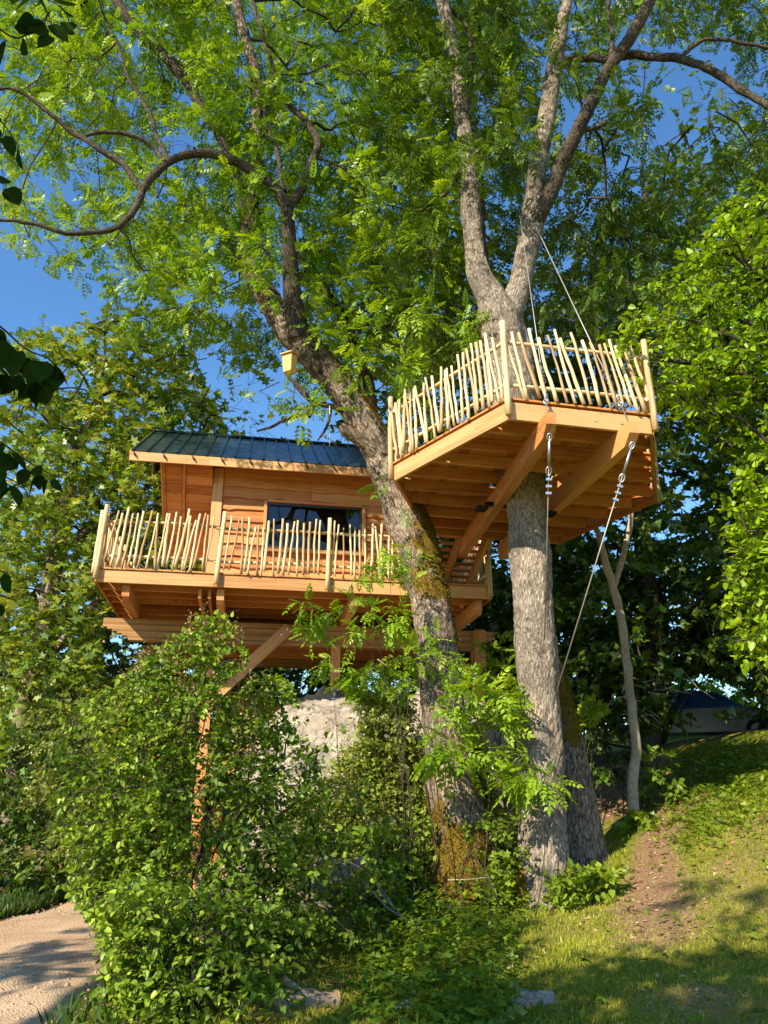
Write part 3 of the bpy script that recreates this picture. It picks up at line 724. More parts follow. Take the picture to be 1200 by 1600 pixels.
for uu in (ru0-.045, ru1+.005):
    MB().prism([rp(uu, -.02, .0), rp(uu, RL, .0), rp(uu, RL, -.18), rp(uu, -.02, -.18)], HF.U*.035).build('barge_board', 'larch_pale', roof)
    MB().prism([rp2(uu, -.02, .0), rp2(uu, RL, .0), rp2(uu, RL, -.18), rp2(uu, -.02, -.18)], HF.U*.035).build('barge_board', 'larch_pale', roof)
# gable infill
for uu in (-.80, 3.0):
    MB().prism([HF.at(uu, VW+.15, 7.6), HF.at(uu, EV+2*RL*math.cos(SL)-.5, 7.6), rp(uu, RL-.1, -.25)], HF.U*.05).build('gable', 'larch_red', root)
# ---- railings of peeled sticks
STICKS = []
for i in range(12):
    n = 7; r0 = random.uniform(.016, .025); ph = random.random()*6; am = random.uniform(.008, .028)
    pts = [(am*math.sin(ph+2.7*t)+random.uniform(-.006, .006), am*.6*math.cos(ph+3.3*t)+random.uniform(-.006, .006), t) for t in np.linspace(0, 1, n)]
    STICKS.append(MB().tube(pts, [r0*(1.12-.28*t)*random.uniform(.93, 1.07) for t in np.linspace(0, 1, n)], 8).mesh('baluster', 'stick'))
def stick(parent, p0, p1, name='baluster'):
    p0 = Vector(p0); p1 = Vector(p1); d = p1-p0; L = d.length
    o = bpy.data.objects.new(name, random.choice(STICKS)); q = d.to_track_quat('Z', 'Y')
    base = loc_of(parent)
    o.matrix_basis = Matrix.Translation(p0-base) @ (q.to_matrix().to_4x4()) @ Matrix.Rotation(random.random()*6.28, 4, 'Z') @ Matrix.Diagonal((random.uniform(.9, 1.15), random.uniform(.9, 1.15), L, 1))
    return link(o, parent)
def pole(a, b, r, parent, name, ext=0.0):
    a = np.array(a, float); b = np.array(b, float); d = unit(b-a); a = a-d*ext; b = b+d*ext; n = 8
    pts = [a+(b-a)*t+np.array([0, 0, 1.])*.012*math.sin(5*t+a[0]*3)+np.random.uniform(-.004, .004, 3) for t in np.linspace(0, 1, n)]
    return MB().tube(pts, [r*random.uniform(.92, 1.08) for _ in range(n)], 9).build(name, 'stick', parent)
def railing(parent, A, B, z0, z1, spacing, lean=0., leanvar=.05, inward=(0, 0, 0), skipgap=None, top=1.0):
    A = np.array(A, float); B = np.array(B, float); L = np.linalg.norm(B-A); d = (B-A)/L; nrm = np.array([-d[1], d[0], 0]); h = z1-z0
    org = (A+B)/2; rl = pole(A+[0, 0, z0+h*.83], B+[0, 0, z0+h*.83], .026, parent, 'railing', .05)
    pole(A+[0, 0, z0+h*.22], B+[0, 0, z0+h*.22], .026, rl, 'lower_rail', .05)
    s = spacing*.6
    while s < L-spacing*.3:
        ln = lean+random.gauss(0, leanvar); hh = h*random.uniform(.90, 1.06)*top; zb = z0+random.uniform(-.02, .06)
        side = np.array(inward)
        a = A+d*(s-ln*hh*.5)+side*.05; b = A+d*(s+ln*hh*.5)+side*.05
        stick(rl, (*a[:2], zb), (*b[:2], zb+hh)); s += spacing*random.uniform(.7, 1.35)
    return rl
def railpost(parent, P, z0, z1, lean=(0, 0), r=.040):
    P = np.array(P, float); n = 6
    pts = [(P[0]+lean[0]*t, P[1]+lean[1]*t, z0+(z1-z0)*t) for t in np.linspace(0, 1, n)]
    return MB().tube([np.array(p)+np.random.uniform(-.006, .006, 3) for p in pts], [r*(1.05-.15*t) for t in np.linspace(0, 1, n)], 10).build('railing_post', 'stick', parent)
vr = HV0-.075; fr_ = -HF.V
railing(root, HF.at(-2.42, HV0-.02, 0), HF.at(-.66, HV0-.02, 0), 5.17, 6.16, .09, .085, .045, fr_)
railing(root, HF.at(-.62, HV0-.02, 0), HF.at(1.2, HV0-.02, 0), 5.17, 6.14, .094, .03, .035, fr_)
railing(root, HF.at(1.28, HV0-.02, 0), HF.at(2.75, HV0-.02, 0), 5.17, 6.16, .094, -.01, .045, fr_)
railing(root, HF.at(4.12, HV0+.05, 0), HF.at(4.12, 17.8, 0), 5.17, 6.12, .11, .02, .06, HF.U)
railing(root, HF.at(-2.45, HV0+.05, 0), HF.at(-2.45, 17.8, 0), 5.17, 6.15, .11, -.03, .06, -HF.U)
for (uu, l_) in ((-2.52, (.04, 0)), (-.60, (.06, 0)), (1.26, (.02, 0)), (2.8, (0, 0)), (4.15, (0, 0))):
    railpost(root, HF.at(uu, vr-.03, 0), 4.96, 6.24, (HF.U[0]*l_[0], HF.U[1]*l_[0]))
railpost(root, HF.at(-2.60, HV0+.1, 0), 5.1, 6.2, (.02, 0)); railpost(root, HF.at(-2.52, 15.2, 0), 5.0, 6.2); railpost(root, HF.at(-2.52, 17.8, 0), 5.0, 6.2); railpost(root, HF.at(4.2, 17.8, 0), 5.0, 6.2); railpost(root, HF.at(4.2, 15.2, 0), 5.0, 6.2)
# ------------------------------------------------------------------ hexagonal platform
ZP = 5.9; hexu = [(2.37, 9.95), (3.28, 7.79), (5.18, 7.79), (6.5, 9.92), (5.9, 12.15), (3.46, 12.15)]
pr = thing('tree_platform', PF.at(4.43, 10., 0)+np.array([0, 0, 5.9]), 'six sided larch platform with stick railing hung round the straight trunk', 'platform')
def clipu(v, poly=hexu):
    xs = []
    for i in range(6):
        (a, b), (c, d) = poly[i], poly[(i+1) % 6]
        if (b-v)*(d-v) < 0 or b == v: xs.append(a+(c-a)*(v-b)/(d-b) if d != b else a)
    return (min(xs), max(xs)) if len(xs) > 1 else None
def clipv(u, poly=hexu):
    xs = []
    for i in range(6):
        (a, b), (c, d) = poly[i], poly[(i+1) % 6]
        if (a-u)*(c-u) < 0: xs.append(b+(d-b)*(u-a)/(c-a))
    return (min(xs), max(xs)) if len(xs) > 1 else None
cen = np.mean(hexu, axis=0)
TU, TV = PF.uv(PZ(822, 772, 5.9))
fl = None
for i in range(6):
    a = np.array(hexu[i]); b = np.array(hexu[(i+1) % 6]); A = PF.at(*a, ZP+.115); B = PF.at(*b, ZP+.115); d = unit(B-A)
    o = MB().beam(A+d*.012, B-d*.012, .045, .23).build('rim_board' if fl else 'deck', 'larch_pale' if i < 3 else 'larch', fl or pr)
    if fl is None: fl = o
    inn = .028
    a2 = cen+(a-cen)*1.006; b2 = cen+(b-cen)*1.006
    MB().beam(PF.at(*a2, ZP+.268), PF.at(*b2, ZP+.268), .07, .022).build('edge_board', 'larch_red', fl)
u = 2.42
while u < 6.46:
    ra = clipv(u+.002); rb = clipv(u+.13)
    if ra and rb:
        lo = max(ra[0], rb[0])+.02; hi = min(ra[1], rb[1])-.02
        if hi-lo > .1:
            pieces = [(lo, hi)]
            if abs(u+.066-TU) < .42: pieces = [(lo, TV-.42), (TV+.42, hi)]
            for (p, q) in pieces: MB().box((u, p, ZP+.232), (u+.134, q, ZP+.256), PF).build('deck_board', 'larch_red', fl)
    u += .14
for k in range(8):
    v = 8.27+k*.52
    r = clipu(v)
    if not r: continue
    pieces = [(r[0]+.03, r[1]-.03)]
    if abs(v-TV) < .42: pieces = [(r[0]+.03, TU-.45), (TU+.45, r[1]-.03)]
    for (p, q) in pieces: MB().box((p, v, ZP+.07), (q, v+.05, ZP+.228), PF).build('joist', 'larch', fl)
ub1 = PF.uv(PZ(840, 704, ZP-.27))[0]-.03; ub2 = PF.uv(PZ(971, 711, ZP-.27))[0]-.03
ub1b = PF.uv(PZ(744, 850, ZP-.27))[0]; ub2b = ub2+(ub1b-ub1)*.3
for uu, uz in ((ub1, ub1b), (ub2, ub2b)):
    MB().beam(PF.at(uu, 7.50, ZP-.14), PF.at(uz, 12.4, ZP-.14), .13, .27, cham0=.16).build('main_beam', 'larch', pr)
for sg, uu in ((1, ub1), (-1, ub2)):
    x0 = uu+sg*.065; x1 = TU-sg*.28
    bk = MB().box((min(x0, x1), TV-.05, ZP-.24), (max(x0, x1), TV+.03, ZP-.19), PF).build('trunk_bracket', 'black_steel', pr)
    MB().box((uu-.08, TV-.1, ZP-.32), (uu+.08, TV+.08, ZP-.277), PF).build('clamp_plate', 'black_steel', bk)
Z0, Z1 = ZP+.27, ZP+1.27
def hp(i): return PF.at(*hexu[i], 0)
railing(pr, hp(0), hp(1), Z0, Z1, .092, -.09, .07, -unit(np.array([hp(1)[1]-hp(0)[1], -(hp(1)[0]-hp(0)[0]), 0]))*-1)
railing(pr, hp(1), hp(2), Z0, Z1, .112, -.17, .05, -PF.V)
railing(pr, hp(2), hp(3), Z0, Z1, .11, -.05, .07, PF.U)
railing(pr, hp(3), hp(4), Z0, Z1, .12, .03, .07, PF.U)
railing(pr, hp(5), hp(0), Z0, Z1, .11, .03, .10, -PF.U)
for i in range(6):
    a = cen+(np.array(hexu[i])-cen)*1.03
    railpost(pr, PF.at(*a, 0), ZP+.02, Z1+.08, (0, 0), .041)
# ramp with boards and stringers from the house deck up to the platform
rmp = thing('link_stair', PF.at(4., 12.5, 5.3), 'short sloping larch gangway joining house deck to six sided platform', 'gangway')
A_ = (12.18, ZP+.2); B_ = (13.55, 5.16)
for uu in (3.62, 4.10, 4.58):
    MB().beam(PF.at(uu, A_[0], A_[1]-.12), PF.at(uu-.1, B_[0], B_[1]-.12), .06, .2).build('stringer', 'larch_pale', rmp)
for k in range(11):
    t = (k+.5)/11; v = A_[0]+(B_[0]-A_[0])*t; z = A_[1]+(B_[1]-A_[1])*t
    MB().beam(PF.at(3.52, v, z), PF.at(4.66, v, z), .12, .026).build('tread_board', 'larch_red', rmp)
rr_ = railing(rmp, PF.at(4.66, A_[0], 0), PF.at(4.6, B_[0], 0), 5.7, 6.6, .11, 0, .05, (0, 0, 0))
# ------------------------------------------------------------------ rigging
def cable(name, pts, r, label, turn=None, group='steel cables carrying the platform'):
    a = np.array(pts[0]); t = thing(name, a, label, 'cable', group)
    MB().tube(pts, r, 6).build('wire', 'steel_rope', t)
    if turn is not None:
        s, e = np.array(pts[0]), np.array(pts[-1]); d = unit(e-s); side = unit(np.cross(d, [0, 1., 0]))
        p = s+d*turn
        MB().tube([p, p+d*.30], .016, 8).build('turnbuckle', 'galvanised', t)
        ring = [p+d*.36+d*.055*math.cos(a_)+side*.032*math.sin(a_) for a_ in np.linspace(0, 2*math.pi, 13)]
        MB().tube(ring, .009, 6, cap=False).build('shackle', 'galvanised', t)
        ring = [p-d*.05+d*.045*math.cos(a_)+side*.028*math.sin(a_) for a_ in np.linspace(0, 2*math.pi, 13)]
        MB().tube(ring, .009, 6, cap=False).build('shackle', 'galvanised', t)
        for k in range(3):
            q = p+d*(.46+.085*k); MB().beam(q-side*.03, q+side*.04, .02, .03).build('cable_clip', 'galvanised', t)
    return t
e1 = PF.at(ub1, 7.58, ZP); e2 = PF.at(ub2, 7.58, ZP)
cable('support_cable', [e1+[0, 0, .0], PY(812, 335, 10.1)], .007, 'upper steel cable from fork of straight trunk to left platform beam', .30)
cable('support_cable', [e2+[0, 0, .0], PY(838, 355, 10.1)], .009, 'upper steel cable slanting from right limb to right platform beam', .42)
cable('support_cable', [e1+[0, 0, -.27], PY(851, 1000, 9.68)], .006, 'lower steel cable hanging straight down beside trunk from left beam', .07)
cable('support_cable', [e2+[0, 0, -.27], PY(866, 1092, 9.62)], .008, 'lower steel cable slanting from right beam end back to trunk', .07)
# ------------------------------------------------------------------ trees
def tree_root(name, P, label, cat='tree', group=None): return thing(name, P, label, cat, group)
def trunk_obj(name, parent, limbs, mat, moss=None, dark=None):
    parts = [(v, f, q) for (v, f, q, p) in limbs]; V, F, G = join(parts)
    mo = moss(V) if moss else np.zeros(len(V))
    return npmesh(name, V, F, mat, {'gco': G, 'moss': mo, 'crown_shade': dark(V) if dark else np.zeros(len(V))}, True, parent)  # dark: crown shade painted per vertex, stronger higher up
def mk(lst, step=.06, sides=14, amp=.02, seed=1, flare=0): return limb(px_nodes(lst), step, sides, amp, seed, flare)
# --- leaning ash
A_tr = [(728, 1440, 10.25, 58), (724, 1390, 10.3, 50), (717, 1300, 10.4, 45), (706, 1220, 10.5, 41), (697, 1150, 10.6, 37), (689, 1090, 10.75, 33), (682, 1000, 11., 31), (664, 910, 11.3, 33), (651, 850, 11.5, 32),
        (630, 800, 11.65, 30), (610, 750, 11.75, 27), (589, 700, 11.8, 24), (564, 650, 11.8, 25), (527, 600, 11.7, 24), (494, 560, 11.6, 25), (460, 520, 11.5, 25), (436, 492, 11.5, 20), (405, 445, 11.4, 17), (386, 405, 11.3, 15), (390, 350, 11.2, 12), (400, 280, 11.1, 10), (402, 200, 11, 9), (400, 120, 10.9, 8), (378, 40, 10.8, 7), (360, -60, 10.7, 5)]
A_l = [A_tr,
 [(466, 530, 11.4, 18), (461, 495, 11.3, 17), (456, 450, 11.1, 14), (453, 400, 10.9, 12), (450, 350, 10.7, 11), (448, 318, 10.6, 10)],
 [(450, 325, 10.6, 9), (425, 292, 10.5, 8.5), (382, 260, 10.4, 8), (340, 242, 10.2, 7), (300, 241, 10.1, 6.5), (265, 255, 10, 6.5), (237, 280, 9.9, 6), (222, 305, 9.9, 5.5), (203, 340, 9.8, 5), (165, 360, 9.7, 4.5), (110, 366, 9.6, 3.5), (50, 348, 9.5, 3), (-30, 345, 9.4, 2.5)],
 [(224, 300, 9.9, 5), (195, 262, 9.9, 5), (150, 230, 9.8, 4.5), (112, 206, 9.8, 4), (76, 176, 9.7, 3.5), (30, 145, 9.6, 3), (-20, 136, 9.5, 2.5)],
 [(450, 325, 10.6, 8), (472, 296, 10.6, 7), (488, 255, 10.6, 6.5), (498, 222, 10.6, 6), (478, 195, 10.6, 5), (440, 152, 10.6, 4.5), (392, 122, 10.6, 4)],
 [(262, 256, 10, 5), (240, 232, 10, 4), (215, 215, 9.9, 3.5), (160, 205, 9.8, 3), (120, 215, 9.8, 2.5)],
 [(265, 254, 10, 4), (245, 215, 10.1, 3.5), (232, 170, 10.2, 3), (200, 120, 10.2, 2.5), (180, 60, 10.2, 2), (150, 10, 10.2, 1.5)],
 [(445, 300, 10.6, 4), (430, 230, 10.6, 3.5), (415, 180, 10.6, 3), (428, 120, 10.6, 3), (400, 20, 10.6, 2.5), (390, -30, 10.6, 2)],
 [(392, 340, 11.2, 9), (362, 255, 11.2, 8), (338, 205, 11.1, 7), (285, 120, 11, 8), (245, 75, 10.9, 8), (215, 48, 10.8, 8), (178, -5, 10.7, 8), (160, -60, 10.6, 6)],
 [(585, 680, 12., 8), (577, 610, 12.1, 10), (562, 555, 12.2, 9), (540, 505, 12.3, 8), (512, 455, 12.4, 7), (480, 420, 12.5, 5), (440, 350, 12.6, 3)],
 [(590, 712, 11.7, 14), (572, 695, 11.6, 11), (552, 680, 11.5, 10), (538, 672, 11.45, 9.5), (531, 664, 11.4, 5)],
 [(545, 645, 11.7, 5), (515, 634, 11.6, 4.5), (492, 630, 11.5, 5), (480, 643, 11.4, 4), (445, 655, 11.3, 2.8), (420, 668, 11.3, 2.2), (400, 674, 11.2, 1.5)],
 [(492, 630, 11.5, 4.5), (478, 618, 11.5, 5), (462, 600, 11.5, 4), (450, 585, 11.5, 3), (444, 565, 11.6, 2.5)],
 [(490, 628, 11.5, 4.5), (487, 642, 11.45, 4), (484, 650, 11.4, 3)],
 [(517, 634, 11.6, 3), (514, 655, 11.5, 2.4), (505, 675, 11.5, 2), (496, 688, 11.5, 1.2)],
]
def mossA(V):
    x, y = proj(V); c = np.interp(y, [700, 780, 830, 900, 980, 1060, 1150, 1250, 1320, 1400], [600, 640, 665, 680, 700, 700, 700, 712, 720, 725]); r = np.zeros(len(V))
    r = np.where((y > 760) & (y < 860), np.clip((x-(c-12))/30, 0, 1.), r)
    r = np.where((y >= 815) & (y < 935), np.clip(.8+(x-c)/70+.3*fbm(V*4, 2, 9), 0, 1), r)
    r = np.where((y >= 935) & (y < 1010), np.clip((x-c-2)/40+.25, 0, .7), r)
    r = np.where((y > 1215), np.clip((y-1215)/110+.55*fbm(V*3.5, 3, 9), 0.1, .95), r)
    r = np.where((y >= 1010) & (y <= 1225), .18, r)
    r = np.where((y > 540) & (y < 680), np.clip((x-np.interp(y, [540, 600, 680], [500, 545, 600]))/12, 0, .6), r)
    return r
ashA = tree_root('ash_tree', A_tr and PY(724, 1400, 10.3), 'big leaning ash with mossy trunk crossing in front of the treehouse')
LA = []
for i, l in enumerate(A_l):
    r = l[0][3]; LA.append(mk(l, .035 if i == 0 else (.05 if r > 8 else .09), 56 if i == 0 else (20 if r > 8 else 9), .035 if i == 0 else .012, i+1, .35 if i == 0 else 0))
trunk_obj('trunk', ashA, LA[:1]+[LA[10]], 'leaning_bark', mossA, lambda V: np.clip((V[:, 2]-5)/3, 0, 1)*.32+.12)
trunk_obj('limbs', ashA, [LA[i] for i in range(1, len(LA)) if i != 10], 'limb_bark')
# moss tufts standing off the bark
def moss_tufts(parent, limbv, n, cond, rng):
    V, F, q, P = limbv; ix = rng.randint(0, len(V), n*6); v = V[ix]; m = cond(v); ix = ix[rng.rand(len(ix))*1.0 < (m-.35)*1.6][:n]; v = V[ix]
    pc = P[np.argmin(np.abs(P[None, :, 2]-v[:, 2:3]), axis=1)]; nr = unit(v-pc)
    pos = v+nr*-.004+rng.normal(0, .012, v.shape); d = unit(nr+rng.normal(0, .6, v.shape)+[0, 0, -.2])
    VV, FF, TT = leaves(pos, d, unit(rng.normal(0, 1, v.shape)), .012+.02*rng.rand(len(v)), np.clip(.5+.35*rng.normal(0, 1, len(v)), 0, 1), SMALL, rng)
    o = npmesh('moss', VV, FF, 'moss_tuft', {'tint': TT}, parent=parent); o['kind'] = 'stuff'
moss_tufts(ashA, LA[0], 42000, mossA, np.random.RandomState(3))
# crown of the leaning ash
gA = ["677777777777776510000000", "677777777777776510000000", "677777777777776510000000",
 "567777777777776500000000", "567777777777765500000000", "456677777677654300000000", "445556777677664300000000", "434443667777765300000000", "322334567777765200000000",
 "312335677787664100000000", "223456677887763000000000", "001246778887752000000000", "000012467787652000000000", "000000035567663000000000", "000000003455552000000000", "000000003310010000000000"]
rg = np.random.RandomState(11)
CA = from_grid(gA, -150, 0, (10.3, 13.8), rg, .42)
CA2 = from_grid(["666", "666", "666", "555", "444", "333"], -150, -3, (10, 13), rg, .3); CA3 = from_grid(['3344444433332211']*5, -420, 0, (6.5, 9.), rg, .16); CA2 = np.vstack([CA2, CA3]); CA = np.vstack([CA, CA2])
sk_A = np.vstack([LA[i][3][::3] for i in range(len(LA)) if i != 10]); sk_A = sk_A[sk_A[:, 2] > 8.2]
ROOFP = [(200, 668), (580, 680), (640, 800), (640, 940), (140, 940), (140, 780), (200, 740)]
SKYH = [[(0, 395), (60, 400), (130, 470), (60, 500), (30, 520), (0, 510)], [(295, 560), (345, 540), (400, 600), (430, 640), (520, 650), (560, 690), (400, 690), (330, 620)], [(240, 200), (300, 190), (320, 245), (270, 240)]]
def keepA(x, y, r):
    k = ~inpoly(x, y, ROOFP) & ~((np.abs(x-453) < 18) & (np.abs(y-565) < 32))
    for s in SKYH: k &= ~(inpoly(x, y, s) & (r.rand(len(x)) < .9))
    # keep the main bark visible
    c = np.interp(y, [0, 315, 400, 520, 560, 650, 700, 850], [380, 450, 452, 460, 494, 564, 589, 651]); k &= ~((np.abs(x-c) < 22) & (y > 330) & (r.rand(len(x)) < .9))
    return k
foliage('crown', ashA, CA, sk_A, rg, 'ash_leaf', ASH, .30, n=6, L=.62, nl=6, tint=.62, tvar=.22, keep=keepA, base_r=.0055, nrand=.5, ldroop=-.35)
# --- straight ash that carries the platform
B_tr = [(850, 1450, 9.95, 50), (851, 1400, 10., 41), (850, 1340, 10., 37), (845, 1250, 10.05, 35), (843, 1150, 10.1, 33), (841, 1060, 10.15, 32), (833, 950, 10.25, 31), (827, 860, 10.35, 30), (822, 780, 10.4, 31), (812, 690, 10.4, 31), (799, 590, 10.4, 33), (787, 525, 10.4, 35), (778, 492, 10.4, 34), (764, 462, 10.4, 24), (752, 435, 10.4, 18), (742, 395, 10.35, 15.5), (736, 330, 10.3, 14.5), (731, 260, 10.2, 13), (724, 195, 10.1, 11.5), (714, 110, 10, 10.5), (700, 40, 9.9, 10), (682, -40, 9.8, 9), (660, -140, 9.7, 6)]
B_l = [B_tr,
 [(783, 515, 10.4, 30), (800, 478, 10.4, 21), (812, 445, 10.4, 17), (822, 400, 10.4, 18), (831, 355, 10.35, 18), (834, 310, 10.3, 15), (841, 255, 10.2, 13.5), (850, 205, 10.1, 14.5), (857, 165, 10.1, 13.5), (866, 105, 10., 12), (876, 50, 9.9, 11), (886, 0, 9.8, 8), (900, -90, 9.7, 6)],
 [(834, 350, 10.3, 15), (848, 326, 10.2, 13), (864, 292, 10.1, 12), (878, 255, 10, 11.5), (904, 202, 9.8, 11), (922, 165, 9.7, 10), (942, 125, 9.6, 9), (958, 98, 9.5, 9.5), (976, 72, 9.4, 9), (998, 36, 9.3, 9), (1018, -5, 9.2, 8.5), (1045, -80, 9.1, 6)],
 [(876, 98, 10, 7), (905, 90, 9.9, 6.5), (945, 92, 9.7, 6), (990, 88, 9.5, 6.5), (1040, 88, 9.3, 6.5), (1068, 96, 9.2, 6.5), (1112, 112, 9.1, 6), (1150, 136, 9, 6), (1205, 168, 8.9, 5.5), (1260, 190, 8.8, 4.5)],
 [(1062, 92, 9.2, 4), (1085, 70, 9.2, 3.5), (1120, 60, 9.2, 3), (1200, 76, 9.1, 2.3), (1260, 80, 9, 2)],
 [(758, 420, 10.7, 8), (750, 370, 10.9, 9), (748, 300, 11, 9.5), (738, 220, 11, 9), (730, 150, 11, 8), (741, 60, 10.9, 7), (758, -10, 10.8, 6), (770, -80, 10.7, 4)],
 [(728, 150, 10.1, 4), (735, 60, 10, 3.5), (700, 10, 10, 3), (650, -40, 10, 2)],
 [(955, 95, 9.5, 4), (957, 60, 9.5, 3.5), (952, 20, 9.5, 3), (960, -30, 9.5, 2)],
 [(728, 250, 10.3, 5), (700, 300, 10.5, 3.5), (660, 330, 10.7, 2.5)],
 [(905, 205, 9.8, 4), (945, 195, 9.8, 3), (1000, 160, 9.8, 2)],
 [(752, 600, 11.2, 4), (730, 560, 11.3, 3), (700, 500, 11.4, 2.2), (668, 455, 11.5, 1.8)],
]
def mossB(V):
    x, y = proj(V); n = fbm(V*2.2, 3, 5)
    r = np.where(y > 1340, np.clip((np.abs(x-851)-20)/14, 0, .95)*np.clip((y-1320)/60, 0, 1), 0)
    r = np.where((y < 960) & (y > 900), .28, r); r = np.where(y < 560, .22+.2*n, r); return np.maximum(r, .12)
ashB = tree_root('ash_tree', PY(850, 1425, 10.), 'straight tall grey ash whose trunk rises through the platform and forks above')
LB = []
for i, l in enumerate(B_l):
    r = l[0][3]; LB.append(mk(l, .035 if i < 2 else (.05 if r > 7 else .09), (72 if i == 0 else 36) if i < 2 else (24 if r > 7 else 9), .042 if i == 0 else .014, i+31, .45 if i == 0 else 0))
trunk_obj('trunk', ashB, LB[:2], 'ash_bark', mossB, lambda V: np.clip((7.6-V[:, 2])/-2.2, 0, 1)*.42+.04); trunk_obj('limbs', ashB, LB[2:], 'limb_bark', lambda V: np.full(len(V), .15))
moss_tufts(ashB, LB[0], 5000, lambda v: np.where(proj(v)[1] > 1300, mossB(v), 0), np.random.RandomState(4))
gB = ["000000000000367777777777", "000000000000367777777777", "000000000000367777777777",
 "000000000000356655566657", "000000000000355655565445", "000000000000354555343343", "000000000000344454332234", "000000000000334445432234", "000000000000345444322234",
 "000000000000455444432223", "000000000000355444443222", "000000000000354433443332", "000000000000365443344432", "000000000000355555433320", "000000000000246666543210", "000000000000246666553000", "000000000000225556540000", "000000000000114455400000"]
rb = np.random.RandomState(21)
CB = from_grid(gB, -150, 0, (10.1, 14.2), rb, .38); CB = np.vstack([CB, from_grid(['444455544443']*5, -420, 11, (6.5, 9.2), rb, .16), from_grid(['001111111000', '011111111000', '011111111000', '001111111000', '001111110000'], 0, 12, (9.3, 10.), rb, .35)])
sk_B = np.vstack([LB[i][3][::3] for i in range(len(LB))]); sk_B = sk_B[sk_B[:, 2] > 8.6]
SKYB = [[(1000, 60), (1120, 50), (1160, 150), (1080, 210), (1020, 190)], [(600, 290), (640, 300), (640, 400), (600, 380)], [(480, 110), (520, 110), (515, 160), (485, 165)], [(1010, 160), (1060, 150), (1110, 210), (1010, 215)]]
PLAT = [(612, 620), (790, 505), (1010, 560), (1035, 790), (870, 860), (660, 840), (612, 752)]
def keepB(x, y, r):
    k = ~inpoly(x, y, PLAT)
    for s in SKYB: k &= ~(inpoly(x, y, s) & (r.rand(len(x)) < .88))
    for (ys, xs, w_) in (([0, 110, 250, 400, 470], [692, 714, 731, 742, 765], 18), ([0, 110, 250, 345, 470], [886, 866, 841, 832, 805], 17), ([0, 72, 165, 290, 345], [1015, 976, 922, 864, 836], 15)):
        k &= ~((np.abs(x-np.interp(y, ys, xs)) < w_) & (y < 520) & (r.rand(len(x)) < .55))
    return k
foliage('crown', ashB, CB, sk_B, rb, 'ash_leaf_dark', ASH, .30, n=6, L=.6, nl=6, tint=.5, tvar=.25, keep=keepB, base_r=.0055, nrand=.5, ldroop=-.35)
# --- mossy trunk behind the straight ash
C_tr = [(922, 1385, 10.9, 40), (914, 1330, 11, 31), (904, 1250, 11.1, 27), (891, 1160, 11.2, 21), (877, 1090, 11.3, 15), (862, 1030, 11.4, 11), (848, 970, 11.5, 7), (838, 930, 11.6, 4)]
ashC = tree_root('leaning_stem', PY(916, 1370, 10.95), 'shorter dark trunk with golden moss close behind the straight ash')
LC = mk(C_tr, .04, 40, .03, 61, .35)
def mossC(V): x, y = proj(V); return np.clip(.95-np.abs(y-1100)/75+.6*fbm(V*3, 3, 8), .12, .9)
trunk_obj('trunk', ashC, [LC], 'leaning_bark', mossC)
moss_tufts(ashC, LC, 5000, mossC, np.random.RandomState(5))
rc = np.random.RandomState(23)
foliage('upper_crown', ashB, from_grid(["0000032", "0000444", "0001455", "0023455", "0123455", "0023444"], 250, 14, (12.8, 15.), rc, .2), sk_B, rc, 'ash_leaf_dark', ASH, .32, n=6, L=.6, nl=6, tint=.35, keep=keepB)
# --- slim young tree at right
D_l = [[(990, 1305, 12.25, 12), (991, 1280, 12.3, 9), (990, 1240, 12.3, 8), (992, 1150, 12.35, 7.5), (984, 1080, 12.4, 7), (978, 1010, 12.4, 6.5), (968, 955, 12.4, 6.5), (958, 912, 12.4, 6), (946, 880, 12.4, 5.5), (935, 840, 12.4, 4.5), (925, 800, 12.4, 4), (915, 700, 12.4, 3)],
       [(960, 915, 12.4, 5), (974, 872, 12.5, 4.5), (984, 825, 12.6, 4.2), (988, 780, 12.7, 4), (1000, 700, 12.8, 3)]]
yt = tree_root('young_tree', PY(990, 1300, 12.3), 'slim pale stemmed young tree at the edge of the lawn')
LD = [mk(l, .05, 18, .008, 71+i, .25 if i == 0 else 0) for i, l in enumerate(D_l)]
trunk_obj('trunk', yt, LD, 'pale_bark', lambda V: np.where(proj(V)[1] > 1265, .8, .1))
rd = np.random.RandomState(31)
foliage('crown', yt, from_grid(["0012", "0133", "0244", "0355", "1343", "1220"], 600, 17, (11.6, 13.6), rd, .3), np.vstack([l[3] for l in LD])[8:], rd, 'wood_leaf', HEART, .12, n=6, L=.5, nl=7, tint=.7, keep=lambda x, y, r: ~inpoly(x, y, PLAT), base_r=.004)
# --- background trees
def bg_tree(name, base, top, r0, label, rows, y0, c0, Yr, k, seed, mat, templ, size, tint, n=5, L=.9, nl=6, keep=None, bark_='limb_bark', extra=(), group=None, tmoss=.1, cat='tree', **kw):
    t = tree_root(name, base, label, cat, group or ('trees of the wood behind' if name == 'forest_tree' else None)); rng = np.random.RandomState(seed); base = np.array(base, float); top = np.array(top, float)
    nodes = [(base+[0, 0, -.3], r0*1.4)]
    for s in np.linspace(0, 1, 7): nodes.append((base+(top-base)*s+rng.normal(0, .12, 3)*[1, 1, 0]*(s > 0), r0*(1-.78*s)))
    LL = [limb(nodes, .15, 14, .02, seed, .3)]
    for e in extra: LL.append(mk(e, .15, 10, .012, seed+5))
    trunk_obj('trunk', t, LL, bark_, lambda V: np.full(len(V), tmoss))
    C = from_grid(rows, y0, c0, Yr, rng, k); sk = np.vstack([l[3] for l in LL]); sk = sk[len(sk)//5:]
    foliage('crown', t, C, sk, rng, mat, templ, size, n=n, L=L, nl=nl, tint=tint, keep=keep, base_r=.010, twr=.006, **kw)
    return t
